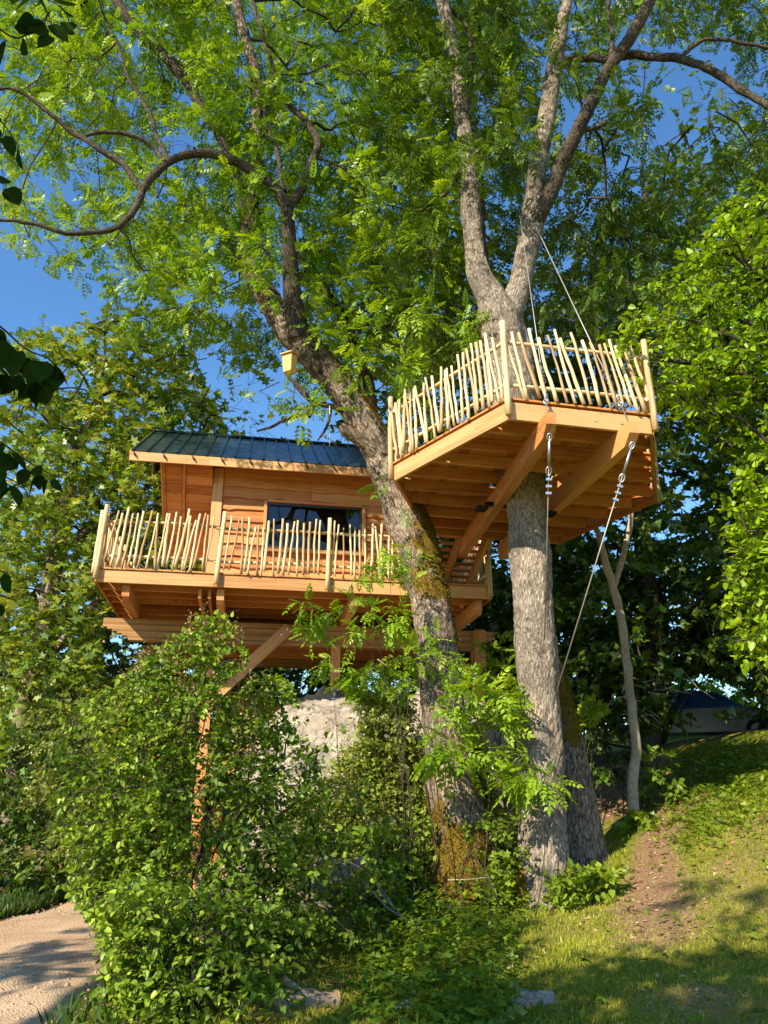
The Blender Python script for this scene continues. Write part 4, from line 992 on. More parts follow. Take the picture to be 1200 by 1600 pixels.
def keepE(x, y, r): return ~(inpoly(x, y, [(300, 545), (350, 530), (400, 590), (440, 640), (560, 680), (400, 690), (345, 660)]) & (r.rand(len(x)) < .93)) & ~(inpoly(x, y, [(345, 715), (700, 715), (700, 1060), (160, 1060), (160, 960), (345, 940)]))
CARG = [(1042, 1060), (1100, 1050), (1165, 1072), (1170, 1104), (1050, 1112)]
def keepC(x, y, r): return ~inpoly(x, y, CARG)
def gz(x, y): return float(ground(x, y)[0])
eb = PY(5, 1330, 17.5); eb[2] = gz(eb[0], eb[1])
bg_tree('maple_tree', eb, PY(150, 560, 18), .24, 'tall pale yellowish maple left of and behind the treehouse',
  ["00001300", "02245530", "35667764", "46777775", "46777767", "46777667", "67777644", "77777664", "77777655", "77776555", "77776555", "77776554", "77776543", "76776543", "76776432", "66655432"], 450, 0, (15.5, 20.), .95, 41, 'maple_leaf', MAPLE, .165, .6, n=6, L=1.0, nl=7, keep=keepE,
  bark_='leaning_bark', extra=[[(22, 1180, 17.3, 15), (50, 1060, 17.3, 13), (72, 970, 17.3, 12), (88, 890, 17.4, 10), (112, 780, 17.6, 6), (118, 660, 17.8, 4)], [(55, 1040, 17.3, 8), (100, 1000, 17.2, 7), (150, 940, 17.1, 5), (190, 880, 17, 3)], [(95, 860, 17.4, 6), (150, 820, 17.2, 4), (200, 790, 17.1, 3)]], tvar=.3)
lb = PY(-160, 1430, 21.); lb[2] = gz(lb[0], lb[1])
bg_tree('forest_tree', lb, lb+[2, 1, 9], .3, 'shaded broadleaf tree at far left beyond the gravel path', ["5554444", "6666555", "6777666", "7777777", "7777777", "7777777", "7777777", "7777777", "7777777", "4455555"], 950, -1, (19., 24.), .5, 43, 'wood_leaf', MAPLE3, .24, .45, n=6, L=1.1, nl=7, nrand=.6)
hbp = (2.5, 18.5, gz(2.5, 18.5))
bg_tree('forest_tree', hbp, PY(690, 380, 18.5), .25, 'dark broadleaf tree filling the gap between the two ashes',
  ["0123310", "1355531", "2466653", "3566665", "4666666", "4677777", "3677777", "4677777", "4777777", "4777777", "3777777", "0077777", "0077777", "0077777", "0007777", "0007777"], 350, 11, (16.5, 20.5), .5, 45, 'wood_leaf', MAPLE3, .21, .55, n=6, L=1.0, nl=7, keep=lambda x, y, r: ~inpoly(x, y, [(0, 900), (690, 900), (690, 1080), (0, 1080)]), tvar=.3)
gbp = PY(1010, 1160, 19.); gbp[2] = gz(gbp[0], gbp[1])
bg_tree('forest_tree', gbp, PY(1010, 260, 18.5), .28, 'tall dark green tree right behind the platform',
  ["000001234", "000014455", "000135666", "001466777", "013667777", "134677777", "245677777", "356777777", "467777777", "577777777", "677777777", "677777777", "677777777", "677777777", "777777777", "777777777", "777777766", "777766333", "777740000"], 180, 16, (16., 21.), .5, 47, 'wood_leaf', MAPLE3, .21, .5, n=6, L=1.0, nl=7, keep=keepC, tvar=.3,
  extra=[[(940, 700, 17, 6), (935, 560, 17, 5), (925, 440, 17, 4), (940, 330, 17.1, 3)], [(935, 560, 17, 4), (965, 440, 17.1, 3.5), (955, 380, 17.2, 2.5)]])
rbp = (9.5, 19.5, gz(9.5, 19.5))
bg_tree('forest_tree', rbp, (10.5, 19.5, 16), .3, 'dark tree at far right edge behind the lime green boughs',
  ["4566", "5777", "6777", "7777", "7777", "7777", "7777", "7777", "7777", "7777", "7777", "7777", "7777", "7777", "7777", "6677", "0167", "0267"], 260, 22, (17., 21.), .5, 49, 'wood_leaf', MAPLE3, .22, .5, n=6, L=1.0, nl=7, keep=keepC)
# sunlit bank of bushes behind the car
bb = (9.5, 29, gz(9.5, 29))
bg_tree('forest_tree', bb, (10, 29, 10), .3, 'sunlit yellow green trees seen through the gap above the parked car', ["4444444", "5555555", "6666666", "7777777", "7777777", "5555555"], 900, 18, (27., 31.), .6, 51, 'linden_leaf', MAPLE3, .26, .3, n=6, L=1.2, nl=7)
cb_ = (-1.5, 27, gz(-1.5, 27))
bg_tree('forest_tree', cb_, (-1, 27, 11), .3, 'shaded trees seen far behind underneath the treehouse deck', ["333333333333", "444444444444", "666666666666", "777777777777", "777777777777", "777777777777", "777777777777", "777777777777", "666666666666"], 830, 3, (25., 30.), .4, 53, 'wood_leaf', MAPLE3, .28, .35, n=6, L=1.3, nl=7)
# --- lime-green linden at right, trunk outside the frame
def keepI(x, y, r):
    e = np.interp(y, [300, 350, 420, 500, 560, 640, 720, 800, 900, 980, 1040, 1100], [1140, 1090, 1050, 975, 960, 1035, 1150, 1140, 1135, 1140, 1175, 1190]); return (x > e+r.normal(0, 14, len(x)))
bt = PY(1420, 1330, 9.); bt[2] = gz(bt[0], bt[1])
bg_tree('linden_tree', bt, PY(1420, 300, 9.3), .2, 'lime green linden boughs in full sun at the right edge',
  ["0001455555", "0003666666", "0046777666", "0356777666", "3577777666", "4577777666", "0367777666", "0045777666", "0003777666", "0003777666", "0003777666", "0003777666", "0002577666", "0002577666", "0001366666"], 290, 19, (8.6, 10.4), .75, 55, 'linden_leaf', HEART, .105, .5, n=6, L=.5, nl=8, keep=keepI, tvar=.25, ldroop=-.5)
# --- shade tree standing behind the viewer at left; its boughs hang into the top-left corner
st_ = tree_root('linden_tree', (-7.5, -2.5, gz(-7.5, -2.5)), 'linden whose dark hanging leaves enter at the left edge of the picture')
rs = np.random.RandomState(61)
nodes = [(np.array([-7.5, -2.5, gz(-7.5, -2.5)-.3]), .4), (np.array([-7.4, -2.4, 1.5]), .3), (np.array([-7.2, -2.3, 4]), .26), (np.array([-7., -2.2, 7]), .2), (np.array([-6.8, -2., 10.]), .1)]
LS = [limb(nodes, .15, 18, .02, 5, .3)]
for tgt in ((-2.0, 1.9, 4.2), (-9., 2.5, 7), (-4, -2.5, 7.), (-10, -5, 7), (-1., -2.2, 6.4)):
    a = np.array([-7.1, -2.2, 4.2+rs.rand()*1.5]); b = np.array(tgt, float); m = (a+b)/2+[0, 0, .6]
    LS.append(limb([(a, .12), (m, .07), (b, .03)], .15, 8, .01, 6))
trunk_obj('trunk', st_, LS, 'limb_bark')
blobs = [((-1.3, -1.3, 6.3), 1.3, 30), ((-3.0, -.9, 6.3), 1.2, 26), ((-3.8, -1.1, 6.1), 1.4, 34), ((-9.2, 1.6, 6.6), 1.9, 34), ((-4.6, -2.6, 6.8), 1.5, 26), ((-2.2, -2.6, 6.4), 1.4, 26), ((-7., -3.5, 9.), 2.6, 40), ((-.2, -2.9, 6.2), 1.1, 18), ((-9.5, -4, 7), 2, 20)]
CS = np.vstack([np.array(c)+unit(rs.normal(0, 1, (m, 3)))*r*rs.rand(m, 1)**.5 for c, r, m in blobs])
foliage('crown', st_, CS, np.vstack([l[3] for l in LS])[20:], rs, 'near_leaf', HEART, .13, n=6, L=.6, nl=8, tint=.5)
# large leaves hanging close to the viewer: each leaf is a part
def bigleaf():
    n = 9; V = []; F = []
    prof = [(0, .0), (.04, .22), (.16, .40), (.32, .47), (.5, .43), (.66, .33), (.8, .2), (.91, .08), (1, 0)]
    vs = []; 
    for (x, y) in prof: vs.append((x, 0, -.10*x*x))
    for sg in (1, -1):
        for (x, y) in prof: vs.append((x-.05*(y > .1)*(x < .1), sg*y*(1+.04*math.sin(x*40)), -.10*x*x+.07*y*abs(y)*3))
    fs = []
    for i in range(n-1): fs.append((i, i+1, n+i+1, n+i)); fs.append((i+1, i, 2*n+i, 2*n+i+1))
    me = bpy.data.meshes.new('leaf'); me.from_pydata(vs, [], fs); me.materials.append(M['near_leaf']); at = me.attributes.new('tint', 'FLOAT', 'POINT'); at.data.foreach_set('value', np.full(len(vs), .5, np.float32))
    me.polygons.foreach_set('use_smooth', [True]*len(me.polygons)); me.update(); return me
BL = bigleaf(); sb = np.array(loc_of(st_)); rr2 = random.Random(5)
def hang_twig(pts, Y, nleaf, size):
    P = [PY(px, py, Y+dy) for (px, py, dy) in pts]; P, _ = smoothpath([(p, 1) for p in P], .03)
    MB().tube(P, [.005*(1-.6*i/len(P)) for i in range(len(P))], 6).build('hanging_twig', 'limb_bark', st_)
    for k in range(nleaf):
        t = (k+.5)/nleaf; p = P[int(t*(len(P)-1))]; s = size*rr2.uniform(.7, 1.2)
        d = Vector((rr2.uniform(-.7, .7), rr2.uniform(-.6, .6), -rr2.uniform(.35, 1.1))).normalized(); nn = Vector((rr2.uniform(-.8, .8), -rr2.uniform(.1, 1.), rr2.uniform(.2, 1.))).normalized()
        y_ = nn.cross(d).normalized(); z_ = d.cross(y_); m = Matrix(((d.x, y_.x, z_.x), (d.y, y_.y, z_.y), (d.z, y_.z, z_.z))).to_4x4()
        p2 = Vector(p)+d*.03
        o = bpy.data.objects.new('leaf', BL); o.matrix_basis = Matrix.Translation(p2-Vector(sb)) @ m @ Matrix.Diagonal((s, s*.9, s, 1)); link(o, st_)
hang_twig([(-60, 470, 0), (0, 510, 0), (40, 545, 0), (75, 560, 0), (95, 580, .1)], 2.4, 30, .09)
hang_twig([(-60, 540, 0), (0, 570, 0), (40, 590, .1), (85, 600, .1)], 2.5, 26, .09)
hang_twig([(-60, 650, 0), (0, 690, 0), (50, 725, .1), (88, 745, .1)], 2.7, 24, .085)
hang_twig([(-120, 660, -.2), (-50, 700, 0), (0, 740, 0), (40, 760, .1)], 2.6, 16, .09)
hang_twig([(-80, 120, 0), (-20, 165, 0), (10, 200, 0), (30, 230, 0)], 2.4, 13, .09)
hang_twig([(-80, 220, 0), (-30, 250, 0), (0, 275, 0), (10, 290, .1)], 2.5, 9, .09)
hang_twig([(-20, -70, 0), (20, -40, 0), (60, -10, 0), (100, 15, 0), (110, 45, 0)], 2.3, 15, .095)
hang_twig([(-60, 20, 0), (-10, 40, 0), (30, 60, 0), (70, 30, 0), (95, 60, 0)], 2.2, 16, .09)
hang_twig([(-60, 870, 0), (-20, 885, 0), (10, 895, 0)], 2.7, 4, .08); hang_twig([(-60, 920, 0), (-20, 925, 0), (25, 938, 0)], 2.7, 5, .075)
# ------------------------------------------------------------------ shrubs
def shrub(name, C, base, rng, label, cat, mat, templ, size, stems_n=8, keep=None, group=None, stem_r=.011, **kw):
    base = np.array(base, float); base[2] = max(base[2], -5)
    t = thing(name, base, label, cat, group); tops = C[rng.choice(len(C), min(stems_n, len(C)), replace=False)]; sk = []; LL = []
    for i, tp in enumerate(tops):
        b = base+np.array([rng.normal(0, .15), rng.normal(0, .15), -.1]); m = b+(tp-b)*.5+rng.normal(0, .12, 3)+[0, 0, .15]
        l = limb([(b, stem_r), (m, stem_r*.7), (tp, stem_r*.3)], .1, 6, .003, i); LL.append(l); sk.append(l[3][len(l[3])//5:])
    trunk_obj('stems', t, LL, kw.pop('stem_mat', 'limb_bark'))
    foliage('foliage', t, C, np.vstack(sk), rng, mat, templ, size, keep=keep, branch='twigs', **kw); return t
rl_ = np.random.RandomState(71)
gl = ["000000140000", "000023650000", "000355664000", "000466675340", "002566666540", "013566666520", "024677676530", "035776666521", "036777666421", "017777664311", "004777674211", "000677764111", "000677774100", "000677774100", "000777775100", "000777776200", "000777776300", "000777776300"]
CL = from_grid(gl, 925, 0, (7.4, 9.2), rl_, 1.05, jit=.45)
CL = CL[CL[:, 2] > ground(CL[:, 0], CL[:, 1])+.12]
CLf = from_grid(['00077765100', '00077776100', '00077776300', '00077776300', '00067776300'], 1400, 0, (6.5, 7.5), rl_, 1.0, jit=.5); CLf = CLf[CLf[:, 2] > ground(CLf[:, 0], CLf[:, 1])+.08]; CL = np.vstack([CL, CLf])
def keepJ(x, y, r):
    po = (np.abs(x-np.interp(y, [1000, 1420], [333, 299])) < 11) & (y > 1120) & (y < 1420) & (r.rand(len(x)) < .72)
    br = (np.abs(x-np.interp(y, [980, 1085], [452, 352])) < 16) & (y > 970) & (y < 1090)
    le = x < np.interp(y, [1380, 1440, 1500, 1600], [95, 150, 172, 155])-r.normal(0, 8, len(x)); le &= y > 1380; le |= (y > 1090) & (y <= 1380) & (x < np.interp(y, [1090, 1200, 1300, 1380], [80, 70, 98, 118])-r.normal(0, 10, len(x))); le |= y < np.interp(x, [0, 60, 90, 200, 270, 320, 370, 398, 440, 480, 550, 570], [1300, 1200, 1130, 1050, 1000, 955, 985, 1060, 1055, 1110, 1150, 1200])+r.normal(0, 7, len(x))
    ro = inpoly(x, y, [(445, 1125), (480, 1095), (560, 1095), (575, 1180), (530, 1290), (490, 1180)]) & (r.rand(len(x)) < .85)
    return ~(po | br | le | ro)
lil = shrub('lilac_bush', CL, (-2.1, 8.6, gz(-2.1, 8.6)), rl_, 'huge dense lilac bush with heart shaped leaves beside the gravel path', 'bush', 'lilac_leaf', HEART, .060, 44, keepJ, n=7, L=.32, nl=9, tint=.52, tvar=.34, ldroop=-.45, base_r=.004, twr=.0025, patch=1.6, nrand=.5)
# brown seed heads on the lilac
top = np.array([PY(a_, b_, 7.55+.5*rl_.rand()) for a_, b_ in zip(rl_.uniform(170, 400, 70), rl_.uniform(965, 1200, 70)) if b_ > np.interp(a_, [170, 270, 320, 370, 400], [1045, 985, 940, 975, 1045])]); ps = np.repeat(top, 26, 0)+rl_.normal(0, 1, (len(top)*26, 3))*[.03, .03, .06]+[0, 0, .08]
V, F, T = leaves(ps, rl_.normal(0, 1, ps.shape), rl_.normal(0, 1, ps.shape), np.full(len(ps), .03), rl_.rand(len(ps)), SMALL, rl_); o = npmesh('seed_heads', V, F, 'seed_head', {'tint': T}, parent=lil); o['kind'] = 'stuff'
rk = np.random.RandomState(73)
CK = from_grid(["0100", "0231", "0443", "0454", "0455", "0254"], 1040, 0, (10.5, 12.2), rk, .9)
shrub('pale_bush', CK, (-1.9, 11.2, gz(-1.9, 11.2)), rk, 'dull olive bush with small leaves between lilac and maple', 'bush', 'small_leaf', HEART, .07, 12, None, n=6, L=.4, nl=8, tint=.35, tvar=.3, base_r=.004)
rk2 = np.random.RandomState(74)
CK2 = from_grid(["23320", "34442", "45553", "56664", "66665", "66664", "55552"], 1160, -1, (13.9, 16.3), rk2, 1.25)
shrub('shady_thicket', CK2, (-8.0, 15.4, gz(-8.0, 15.4)), rk2, 'dark thicket of undergrowth left of the gravel path behind the verge', 'bush', 'wood_leaf', HEART, .12, 14, None, n=6, L=.5, nl=8, tint=.5, tvar=.3, base_r=.005, stem_r=.02)
for (rows_, y0_, c0_, Y_, b_, lb_, sd_) in ((["3333333333", "5555555555", "7777777777", "7777777777"], 1010, 7, (19., 22.), (0, 20.5), 'dark undergrowth seen through the posts beneath the treehouse', 76), (["4555555555", "7777777777", "7777777777", "7777777777", "7777770027"], 870, 15, (19.5, 23.), (7, 21.), 'dark leafy undergrowth in the wood behind the slim young tree', 77)):
    rk3 = np.random.RandomState(sd_); C3 = from_grid(rows_, y0_, c0_, Y_, rk3, .5)
    shrub('shady_thicket', C3, (b_[0], b_[1], gz(*b_)), rk3, lb_, 'bush', 'wood_leaf', MAPLE3, .22, 12, keepC, n=7, L=.8, nl=8, tint=.4, tvar=.3, base_r=.006, stem_r=.03)
# small-leaved honeysuckle over the rock face
rh = np.random.RandomState(75)
CH = from_grid(["000210000", "002530000", "002453331", "013566641", "235555642", "345536654", "234443555", "000000344"], 1090, 11, (10.8, 11.45), rh, 3.0, cell=40)
CH = np.vstack([CH, from_grid(["1222", "3444", "4664", "3553", "2443", "1333"], 1110, 11, (10.8, 11.45), rh, 3.0)])
TRA = lambda x, y: (np.abs(x-np.interp(y, [900, 1000, 1090, 1150, 1220, 1300, 1440], [664, 682, 689, 697, 706, 717, 728])) < 40)
keepR = lambda x, y, r: ~(TRA(x, y) & (r.rand(len(x)) < .93)) & ~(inpoly(x, y, [(440, 1125), (480, 1092), (560, 1092), (560, 1160), (520, 1185), (470, 1170)]) & (r.rand(len(x)) < .93))
shrub('honeysuckle_bush', CH, (-.1, 11.0, gz(-.1, 11.0)), rh, 'small leaved grey green honeysuckle sprawling over the face of the limestone', 'bush', 'small_leaf', SMALL, .062, 4, keepR, n=7, L=.3, nl=9, tint=.68, tvar=.3, base_r=.003, twr=.002)
# ash saplings
keepS = lambda x, y, r: ~((np.abs(x-523) < 15) & (y > 985) & (y < 1100) & (r.rand(len(x)) < .85))
def sapling(C, base, seed, label, size=.21, n=4, L=.26, nl=5, tint=.6, keep=keepS, nst=2, templ=ASH, mat='ash_leaf'):
    r = np.random.RandomState(seed)
    return shrub('ash_sapling', np.array(C), base, r, label, 'sapling', mat, templ, size, nst, keep, 'ash saplings round the rock and trunks', n=n, L=L, nl=nl, tint=tint, tvar=.2, base_r=.003, twr=.0022, ldroop=-.45, stem_mat='limb_bark', stem_r=.007)
def pxs(lst, Y): return [PY(a, b, Y+random.uniform(-.25, .25)) for a, b in lst]
sapling(pxs([(490, 950), (520, 960), (545, 945), (575, 965), (600, 975), (625, 960), (560, 985), (640, 985), (500, 975), (530, 1000)], 9.9), (.35, 9.8, gz(.35, 9.8)), 81, 'ash sapling spray spreading in front of the carrier beam')
sapling(pxs([(600, 850), (620, 870), (612, 905), (590, 890), (560, 905), (640, 880)], 9.9), (.5, 9.7, gz(.5, 9.7)), 82, 'topmost ash sapling spray reaching the railing beside the leaning trunk', n=3, size=.2)
sapling(pxs([(560, 1060), (585, 1040), (605, 1065), (630, 1030), (640, 1070), (575, 1080), (615, 1090), (520, 1030)], 11.), (-.1, 10.9, gz(-.1, 10.9)), 83, 'ash sapling growing against the top of the pale rock', tint=.75, n=6, size=.25)
sapling(pxs([(665, 1010), (690, 1020), (705, 1035), (680, 1045), (650, 1030)], 9.9), (.8, 9.6, gz(.8, 9.6)), 84, 'ash spray hanging across the middle of the leaning trunk', n=3, size=.19)
sapling(pxs([(735, 1080), (760, 1100), (785, 1090), (720, 1110), (745, 1135), (775, 1130), (700, 1160), (730, 1180), (690, 1185), (760, 1170), (790, 1110)], 9.7), (1.25, 9.6, gz(1.25, 9.6)), 85, 'ash sapling filling the space between the two big trunks', n=6, size=.24, tint=.75)
sapling(pxs([(815, 1195), (835, 1210), (850, 1225), (810, 1225), (840, 1240)], 9.3), (1.5, 9.2, gz(1.5, 9.2)), 86, 'small ash spray low in front of the straight trunk casting a shadow on it', n=4, size=.24, L=.2)
# tiny helper shrubs at the trunk feet
def herb(C, base, seed, label, mat='herb_leaf', templ=HEART, size=.09, n=5, L=.22, nl=6, tint=.6, name='leafy_plant', cat='plant', nst=6, keep=None, group=None):
    r = np.random.RandomState(seed); return shrub(name, np.array(C), base, r, label, cat, mat, templ, size, nst, keep, group, n=n, L=L, nl=nl, tint=tint, tvar=.25, base_r=.0025, twr=.002)
def blob(px, py, Y, rx, ry, n, rng): return [PY(px+rng.uniform(-rx, rx), py+rng.uniform(-ry, ry), Y+rng.uniform(-.25, .25)) for _ in range(n)]
r0 = random.Random(9)
herb(blob(905, 1400, 9.4, 45, 28, 22, r0), (2.2, 9.4, gz(2.2, 9.4)), 91, 'broad leaved nettle clump at the right foot of the straight ash', size=.095, name='nettle_clump')
herb(blob(990, 1310, 11.9, 30, 25, 16, r0), (3.6, 11.9, gz(3.6, 11.9)), 92, 'bright maple seedlings round the foot of the slim young tree', templ=MAPLE, size=.13)
herb(blob(770, 1345, 9.7, 35, 60, 22, r0), (1.25, 9.6, gz(1.25, 9.6)), 93, 'bright green weeds between the feet of the two ashes', size=.07, templ=HERB)
herb(blob(640, 1340, 10.2, 60, 60, 34, r0), (.2, 10.1, gz(.2, 10.1)), 94, 'loose bush of light leaves left of the mossy trunk foot', size=.07, keep=keepR)
herb(blob(1020, 1220, 12.8, 30, 40, 10, r0), (4.1, 12.8, gz(4.1, 12.8)), 95, 'low shaded seedlings right behind the slim young tree', size=.10, tint=.4)
herb(blob(925, 1110, 12.6, 18, 18, 5, r0), (3.1, 12.6, gz(3.1, 12.6)), 96, 'single bright leafy shoot glowing in the shade beside the dark trunk', size=.13, templ=MAPLE, tint=.8)
herb(blob(785, 1050, 12.4, 30, 60, 18, r0), (2.0, 12.3, gz(2.0, 12.3)), 97, 'leafy shoots beside the right hand deck post', size=.11)
herb(blob(950, 1160, 13.4, 60, 60, 30, r0), (3.9, 13.4, gz(3.9, 13.4)), 98, 'shaded undergrowth in the hollow behind the slim young tree', size=.11, tint=.3, mat='wood_leaf')
herb(blob(600, 1395, 9.6, 50, 40, 22, r0), (-.1, 9.4, gz(-.1, 9.4)), 99, 'tall thin shoots with pale leaves in front of the dark hollow', size=.08)
herb(blob(460, 1450, 9.3, 70, 60, 26, r0), (-1., 9.2, gz(-1., 9.2)), 100, 'straggly shaded shoots between lilac and rock', size=.07, tint=.35)
# ------------------------------------------------------------------ ground cover, grass, litter
def scatter(n, xr, yr, rng, dens=None):
    x = rng.uniform(*xr, n); y = rng.uniform(*yr, n); z = ground(x, y); P = np.stack([x, y, z], 1); px, py = proj(P)
    k = (px > -80) & (px < 1290) & (py < 1720) & (py > 900)
    k &= np.abs(x-path_x(y)) > 1.75
    if dens is not None: k &= rng.rand(n) < dens(x, y, px, py)
    return P[k], px[k], py[k]
rgx = np.random.RandomState(111)
BT = (np.array([(0, -.045, 0), (0, .045, 0), (.6, .03, .0), (.6, -.03, .0)]), np.array([(0, 1, 2, 3)])); BT2 = (np.array([(0, -.05, 0), (0, .05, 0), (1, .0, -.12), (.5, -.04, .03)]), np.array([(0, 1, 2, 3)]))
def dg(x, y, px, py):
    b = bare_at(x, y); near = np.clip(9/np.maximum(y, 3), .25, 1.4)
    left = np.where((px < 860) & (y > 6.5), .55, 1.)
    return np.clip((1.05-b)*1.3, .05, 1)*near*left
P, px, py = scatter(300000, (-1.5, 9), (4.6, 17), rgx, dg)
d = unit(np.stack([rgx.normal(0, .55, len(P)), rgx.normal(0, .55, len(P)), np.ones(len(P))], 1))
lush = (px < 850) | (fbm(P*.8, 2, 31) > .15)
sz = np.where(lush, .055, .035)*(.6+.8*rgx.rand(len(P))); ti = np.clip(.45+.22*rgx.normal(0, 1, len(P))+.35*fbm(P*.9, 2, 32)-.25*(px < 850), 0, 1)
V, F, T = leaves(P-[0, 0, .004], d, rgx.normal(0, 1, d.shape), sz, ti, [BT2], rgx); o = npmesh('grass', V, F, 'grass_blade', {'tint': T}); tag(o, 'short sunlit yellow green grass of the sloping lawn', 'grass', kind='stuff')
def dc(x, y, px, py):
    f0 = np.where(px < 560, .08, 1.)*(x > path_x(y)+2.2); edge = 830+np.clip(1480-py, 0, 200)*.35; f = np.clip((edge-px)/60, 0, 1)*.9*f0
    up = np.exp(-((px-1140)/90)**2-((py-1225)/60)**2)*1.2+np.exp(-((px-1075)/50)**2-((py-1290)/60)**2)*.35
    return np.clip(np.maximum(f, up), 0.03, 1)
P, px, py = scatter(90000, (-3.6, 9), (4.8, 16.5), rgx, dc)
hgt = rgx.rand(len(P))**1.5*np.where(px < 850, .28, .10); P2 = P+np.stack([0*hgt, 0*hgt, hgt], 1)
d = unit(np.stack([rgx.normal(0, 1, len(P)), rgx.normal(0, 1, len(P)), rgx.uniform(-.1, .5, len(P))], 1))
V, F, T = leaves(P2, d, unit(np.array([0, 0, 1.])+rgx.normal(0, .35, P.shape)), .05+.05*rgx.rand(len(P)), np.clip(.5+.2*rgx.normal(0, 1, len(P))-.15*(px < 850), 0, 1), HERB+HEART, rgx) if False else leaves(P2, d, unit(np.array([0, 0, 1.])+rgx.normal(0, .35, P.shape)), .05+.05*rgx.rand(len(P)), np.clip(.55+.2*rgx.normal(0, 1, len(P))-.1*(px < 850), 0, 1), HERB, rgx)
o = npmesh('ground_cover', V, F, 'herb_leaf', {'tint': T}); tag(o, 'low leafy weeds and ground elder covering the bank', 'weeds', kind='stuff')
def dl(x, y, px, py): return np.clip(bare_at(x, y)-.25, .03, 1)
P, px, py = scatter(26000, (-3, 9), (4.8, 17), rgx, dl); d = unit(rgx.normal(0, 1, P.shape)*[1, 1, .15])
V, F, T = leaves(P+[0, 0, .008], d, unit(np.array([0, 0, 1.])+rgx.normal(0, .3, P.shape)), .02+.05*rgx.rand(len(P)), rgx.rand(len(P)), SMALL, rgx); o = npmesh('leaf_litter', V, F, 'dry_litter', {'tint': T}); tag(o, 'dry brown leaves and twigs scattered on the worn strip', 'leaf litter', kind='stuff')
# grass fringe along the path
yv = rgx.uniform(4, 19, 26000); xv = path_x(yv)+np.where(rgx.rand(26000) < .93, -1, 1)*(1.7+np.abs(rgx.normal(0, .5, 26000))); P = np.stack([xv, yv, ground(xv, yv)], 1)
d = unit(np.stack([rgx.normal(0, .4, len(P)), rgx.normal(0, .4, len(P)), np.ones(len(P))], 1)); V, F, T = leaves(P, d, rgx.normal(0, 1, d.shape), .09+.16*rgx.rand(len(P)), np.clip(.3+.2*rgx.normal(0, 1, len(P)), 0, 1), [BT2], rgx)
o = npmesh('verge_grass', V, F, 'wood_leaf', {'tint': T}); tag(o, 'taller grass with painted-in shade along the edge of the gravel path', 'grass', kind='stuff')  # dark woodland leaf colour paints shade onto the sunlit verge
# pebbles on the path
yv = rgx.uniform(5, 18, 3500); xv = path_x(yv)+rgx.uniform(-1.8, 1.8, 3500); P = np.stack([xv, yv, ground(xv, yv)+.035], 1)
CUBE = (np.array([(-.5, -.4, -.3), (.5, -.45, -.3), (.4, .5, -.3), (-.45, .4, -.3), (-.3, -.25, .3), (.3, -.3, .3), (.28, .3, .3), (-.3, .28, .3)]), np.array([(0, 1, 5, 4), (1, 2, 6, 5), (2, 3, 7, 6), (3, 0, 4, 7), (4, 5, 6, 7)]))
V, F, T = leaves(P, unit(rgx.normal(0, 1, P.shape)*[1, 1, .1]), np.tile([0, 0, 1.], (len(P), 1)), .012+.035*rgx.rand(len(P))**3, rgx.rand(len(P)), [CUBE], rgx); o = npmesh('pebbles', V, F, 'gravel', {'tint': T}); tag(o, 'loose pale stones lying on the gravel path', 'gravel', kind='stuff')
# logs, stones
def log(px0, py0, px1, py1, Y, r, label, mat='log_wood', grp=None):
    a = PY(px0, py0, Y); b = PY(px1, py1, Y+.1); t = thing('cut_log', (a+b)/2, label, 'log', grp); n = 9
    pts = [a+(b-a)*s+np.random.uniform(-.012, .012, 3) for s in np.linspace(0, 1, n)]
    MB().tube(pts, [r*random.uniform(.9, 1.1) for _ in range(n)], 14, cap=False).build('log_bark', mat, t)
    MB().tube([pts[-1]-unit(b-a)*.02, pts[-1]+unit(b-a)*.004], r*.93, 14).build('cut_end', 'larch_pale', t); MB().tube([pts[0]+unit(b-a)*.02, pts[0]-unit(b-a)*.004], r*.93, 14).build('cut_end', 'larch_pale', t); return t
log(395, 1572, 530, 1570, 6.9, .10, 'thick reddish brown log lying under the lilac at the bottom edge'); log(370, 1596, 530, 1592, 6.75, .07, 'pale barkless log in front of the brown one at the bottom edge', 'larch_pale')
log(440, 1530, 500, 1575, 7.2, .035, 'thin grey branch leaning on the logs')
for (px, py, Y, r, lb) in ((833, 1572, 6.5, .13, 'pale grey stone lying in the grass at lower right of centre'), (632, 1578, 6.7, .07, 'small grey stone half hidden in the weeds'), (545, 1375, 10.6, .34, 'shadowed mossy limestone block below the boulder'), (600, 1275, 11.1, .28, 'sunlit pale rock lump poking out of the honeysuckle')):
    p = PY(px, py, Y); build_rock('stone', p, (r*1.3, r, r*.7), (36, 20), lb, 'stone', rough=.42, seed=int(px) % 17+2, moss=.45 if r > .3 else .1)
# twig pile and dead sticks
dt = MB(); rz_ = random.Random(4)
def bstick(px0, py0, Y0, px1, py1, Y1, r):
    a = PY(px0, py0, Y0); b = PY(px1, py1, Y1); m = (a+b)/2+np.array([rz_.uniform(-.08, .08), 0, rz_.uniform(-.05, .1)]); dt.tube([a, m, b], [r, r*.8, r*.4], 6)
for l in ((665, 1458, 9, 560, 1370, 9.4, .014), (655, 1460, 9, 580, 1365, 9.2, .009), (648, 1450, 9, 575, 1360, 9.1, .007), (425, 1455, 8.8, 500, 1540, 8.6, .012), (500, 1540, 8.6, 540, 1545, 8.5, .008), (700, 1375, 9.6, 770, 1370, 9.4, .008), (590, 1030, 11, 720, 1110, 10.2, .008)): bstick(*l)
o = dt.build('dead_branches', 'pale_bark'); tag(o, 'thin bare branches slanting up from the weeds before the hollow', 'branches', kind='stuff')
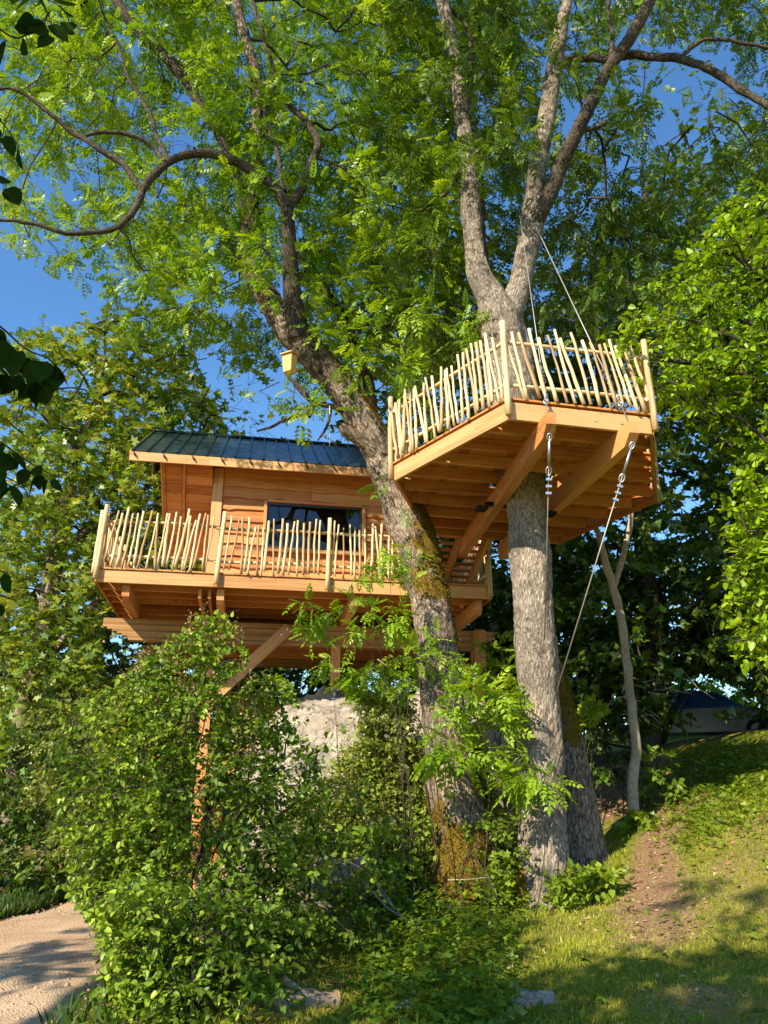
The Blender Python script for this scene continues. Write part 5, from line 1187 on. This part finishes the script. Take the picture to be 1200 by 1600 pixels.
# dead brush heap in the shade on the right
rq = np.random.RandomState(131); c0 = PY(1010, 1092, 15.5); N = 26; P0 = c0+rq.normal(0, 1, (N, 3))*[.45, .4, .2]; dd = unit(rq.normal(0, 1, (N, 3))*[1, .6, .5]); P1 = P0+dd*(.2+.45*rq.rand(N, 1))
V, F = segs(P0, P1, np.full(N, .010), np.full(N, .004), 5); o = npmesh('brush_heap', V, F, 'log_wood', {'gco': V}, True); tag(o, 'heap of dead brown branches in the shade behind the young tree', 'brush heap', kind='stuff')
# ------------------------------------------------------------------ nest box
nb = PY(453, 569, 11.0); t = thing('nest_box', nb, 'small orange wooden nest box hanging from the leaning ash', 'nest box')
cN = Frame(-28)
def nbp(u, v, z): return nb+cN.U*u+cN.V*v+np.array([0, 0, z])
MB().prism([nbp(-.075, -.07, -.16), nbp(.075, -.07, -.16), nbp(.095, -.10, .14), nbp(-.095, -.10, .14)], cN.V*.16).build('box_body', 'bird_wood', t)
MB().prism([nbp(-.115, -.135, .145), nbp(.115, -.135, .145), nbp(.115, .1, .185), nbp(-.115, .1, .185)], (0, 0, .018)).build('lid', 'bird_wood', t)
MB().tube([nbp(0, .0, .18), nbp(.02, .12, .42)], .006, 5).build('hanging_wire', 'steel_rope', t)
# thin pale cord hanging from a branch down to the roof
cp = thing('hanging_cord', PY(515, 634, 11.5), 'thin pale cord hanging from a dead branch above the roof', 'cord')
MB().tube([PY(515, 634, 11.5), PY(515.3, 665, 11.5), PY(515, 697, 11.5)], .006, 5).build('cord', 'white_twine', cp)
# ------------------------------------------------------------------ parked car, mostly hidden
cx, cy = 9.7, 23.6; cz = gz(cx, cy)
cp_ = PY(1095, 1099, 23.6); cz = cp_[2]-1.18; cp_[2] += 0
car = thing('parked_car', (cx, cy, cz), 'parked silver car with sky reflection painted on its windows, glimpsed under the trees at right', 'car')
CA_ = Frame(-18)
def cpnt(l, s, z): return np.array([cp_[0], cy, cz])+CA_.U*l+CA_.V*s+np.array([0, 0, z])
def side_poly(pts, s0, s1, mat, name, inset=0):
    mb = MB(); n = len(pts); vs = [cpnt(l, s0+(inset if z > .95 else 0), z) for l, z in pts]+[cpnt(l, s1-(inset if z > .95 else 0), z) for l, z in pts]
    fs = [tuple(range(n)), tuple(range(2*n-1, n-1, -1))]+[(i+n, (i+1) % n+n, (i+1) % n, i) for i in range(n)]
    return mb.raw(vs, fs, vs, False).build(name, mat, car)
body = side_poly([(-2.1, .3), (-2.15, .6), (-2.05, .85), (-1.3, .95), (1.0, .96), (1.75, .86), (2.1, .7), (2.15, .4), (2.1, .28)], -.85, .85, 'car_silver', 'body')
side_poly([(1.05, .975), (1.75, .875), (2.1, .72), (2.14, .5), (1.9, .5)], -.87, -.6, 'car_silver', 'wing')
side_poly([(-1.55, .955), (-1.1, 1.38), (-.3, 1.46), (.35, 1.42), (1.15, .965)], -.74, .74, 'car_glass_sky', 'windows', .08)
side_poly([(-1.05, 1.37), (-.3, 1.45), (.55, 1.36), (.58, 1.385), (-.3, 1.51), (-1.10, 1.42)], -.66, .66, 'car_silver', 'roof')
for l in (-1.35, 1.35):
    for s in (-.86, .70):
        a = cpnt(l, s, .32); w2 = MB().tube([a, a+CA_.V*.18], .32, 20).build('wheel', 'tyre', car); MB().tube([a-CA_.V*.005, a+CA_.V*.19], .19, 14).build('rim', 'galvanised', w2)
for s in (-.6, .6): a = cpnt(2.1, s, .68); MB().tube([a, a+CA_.U*.06], .1, 12).build('headlight', 'galvanised', car)
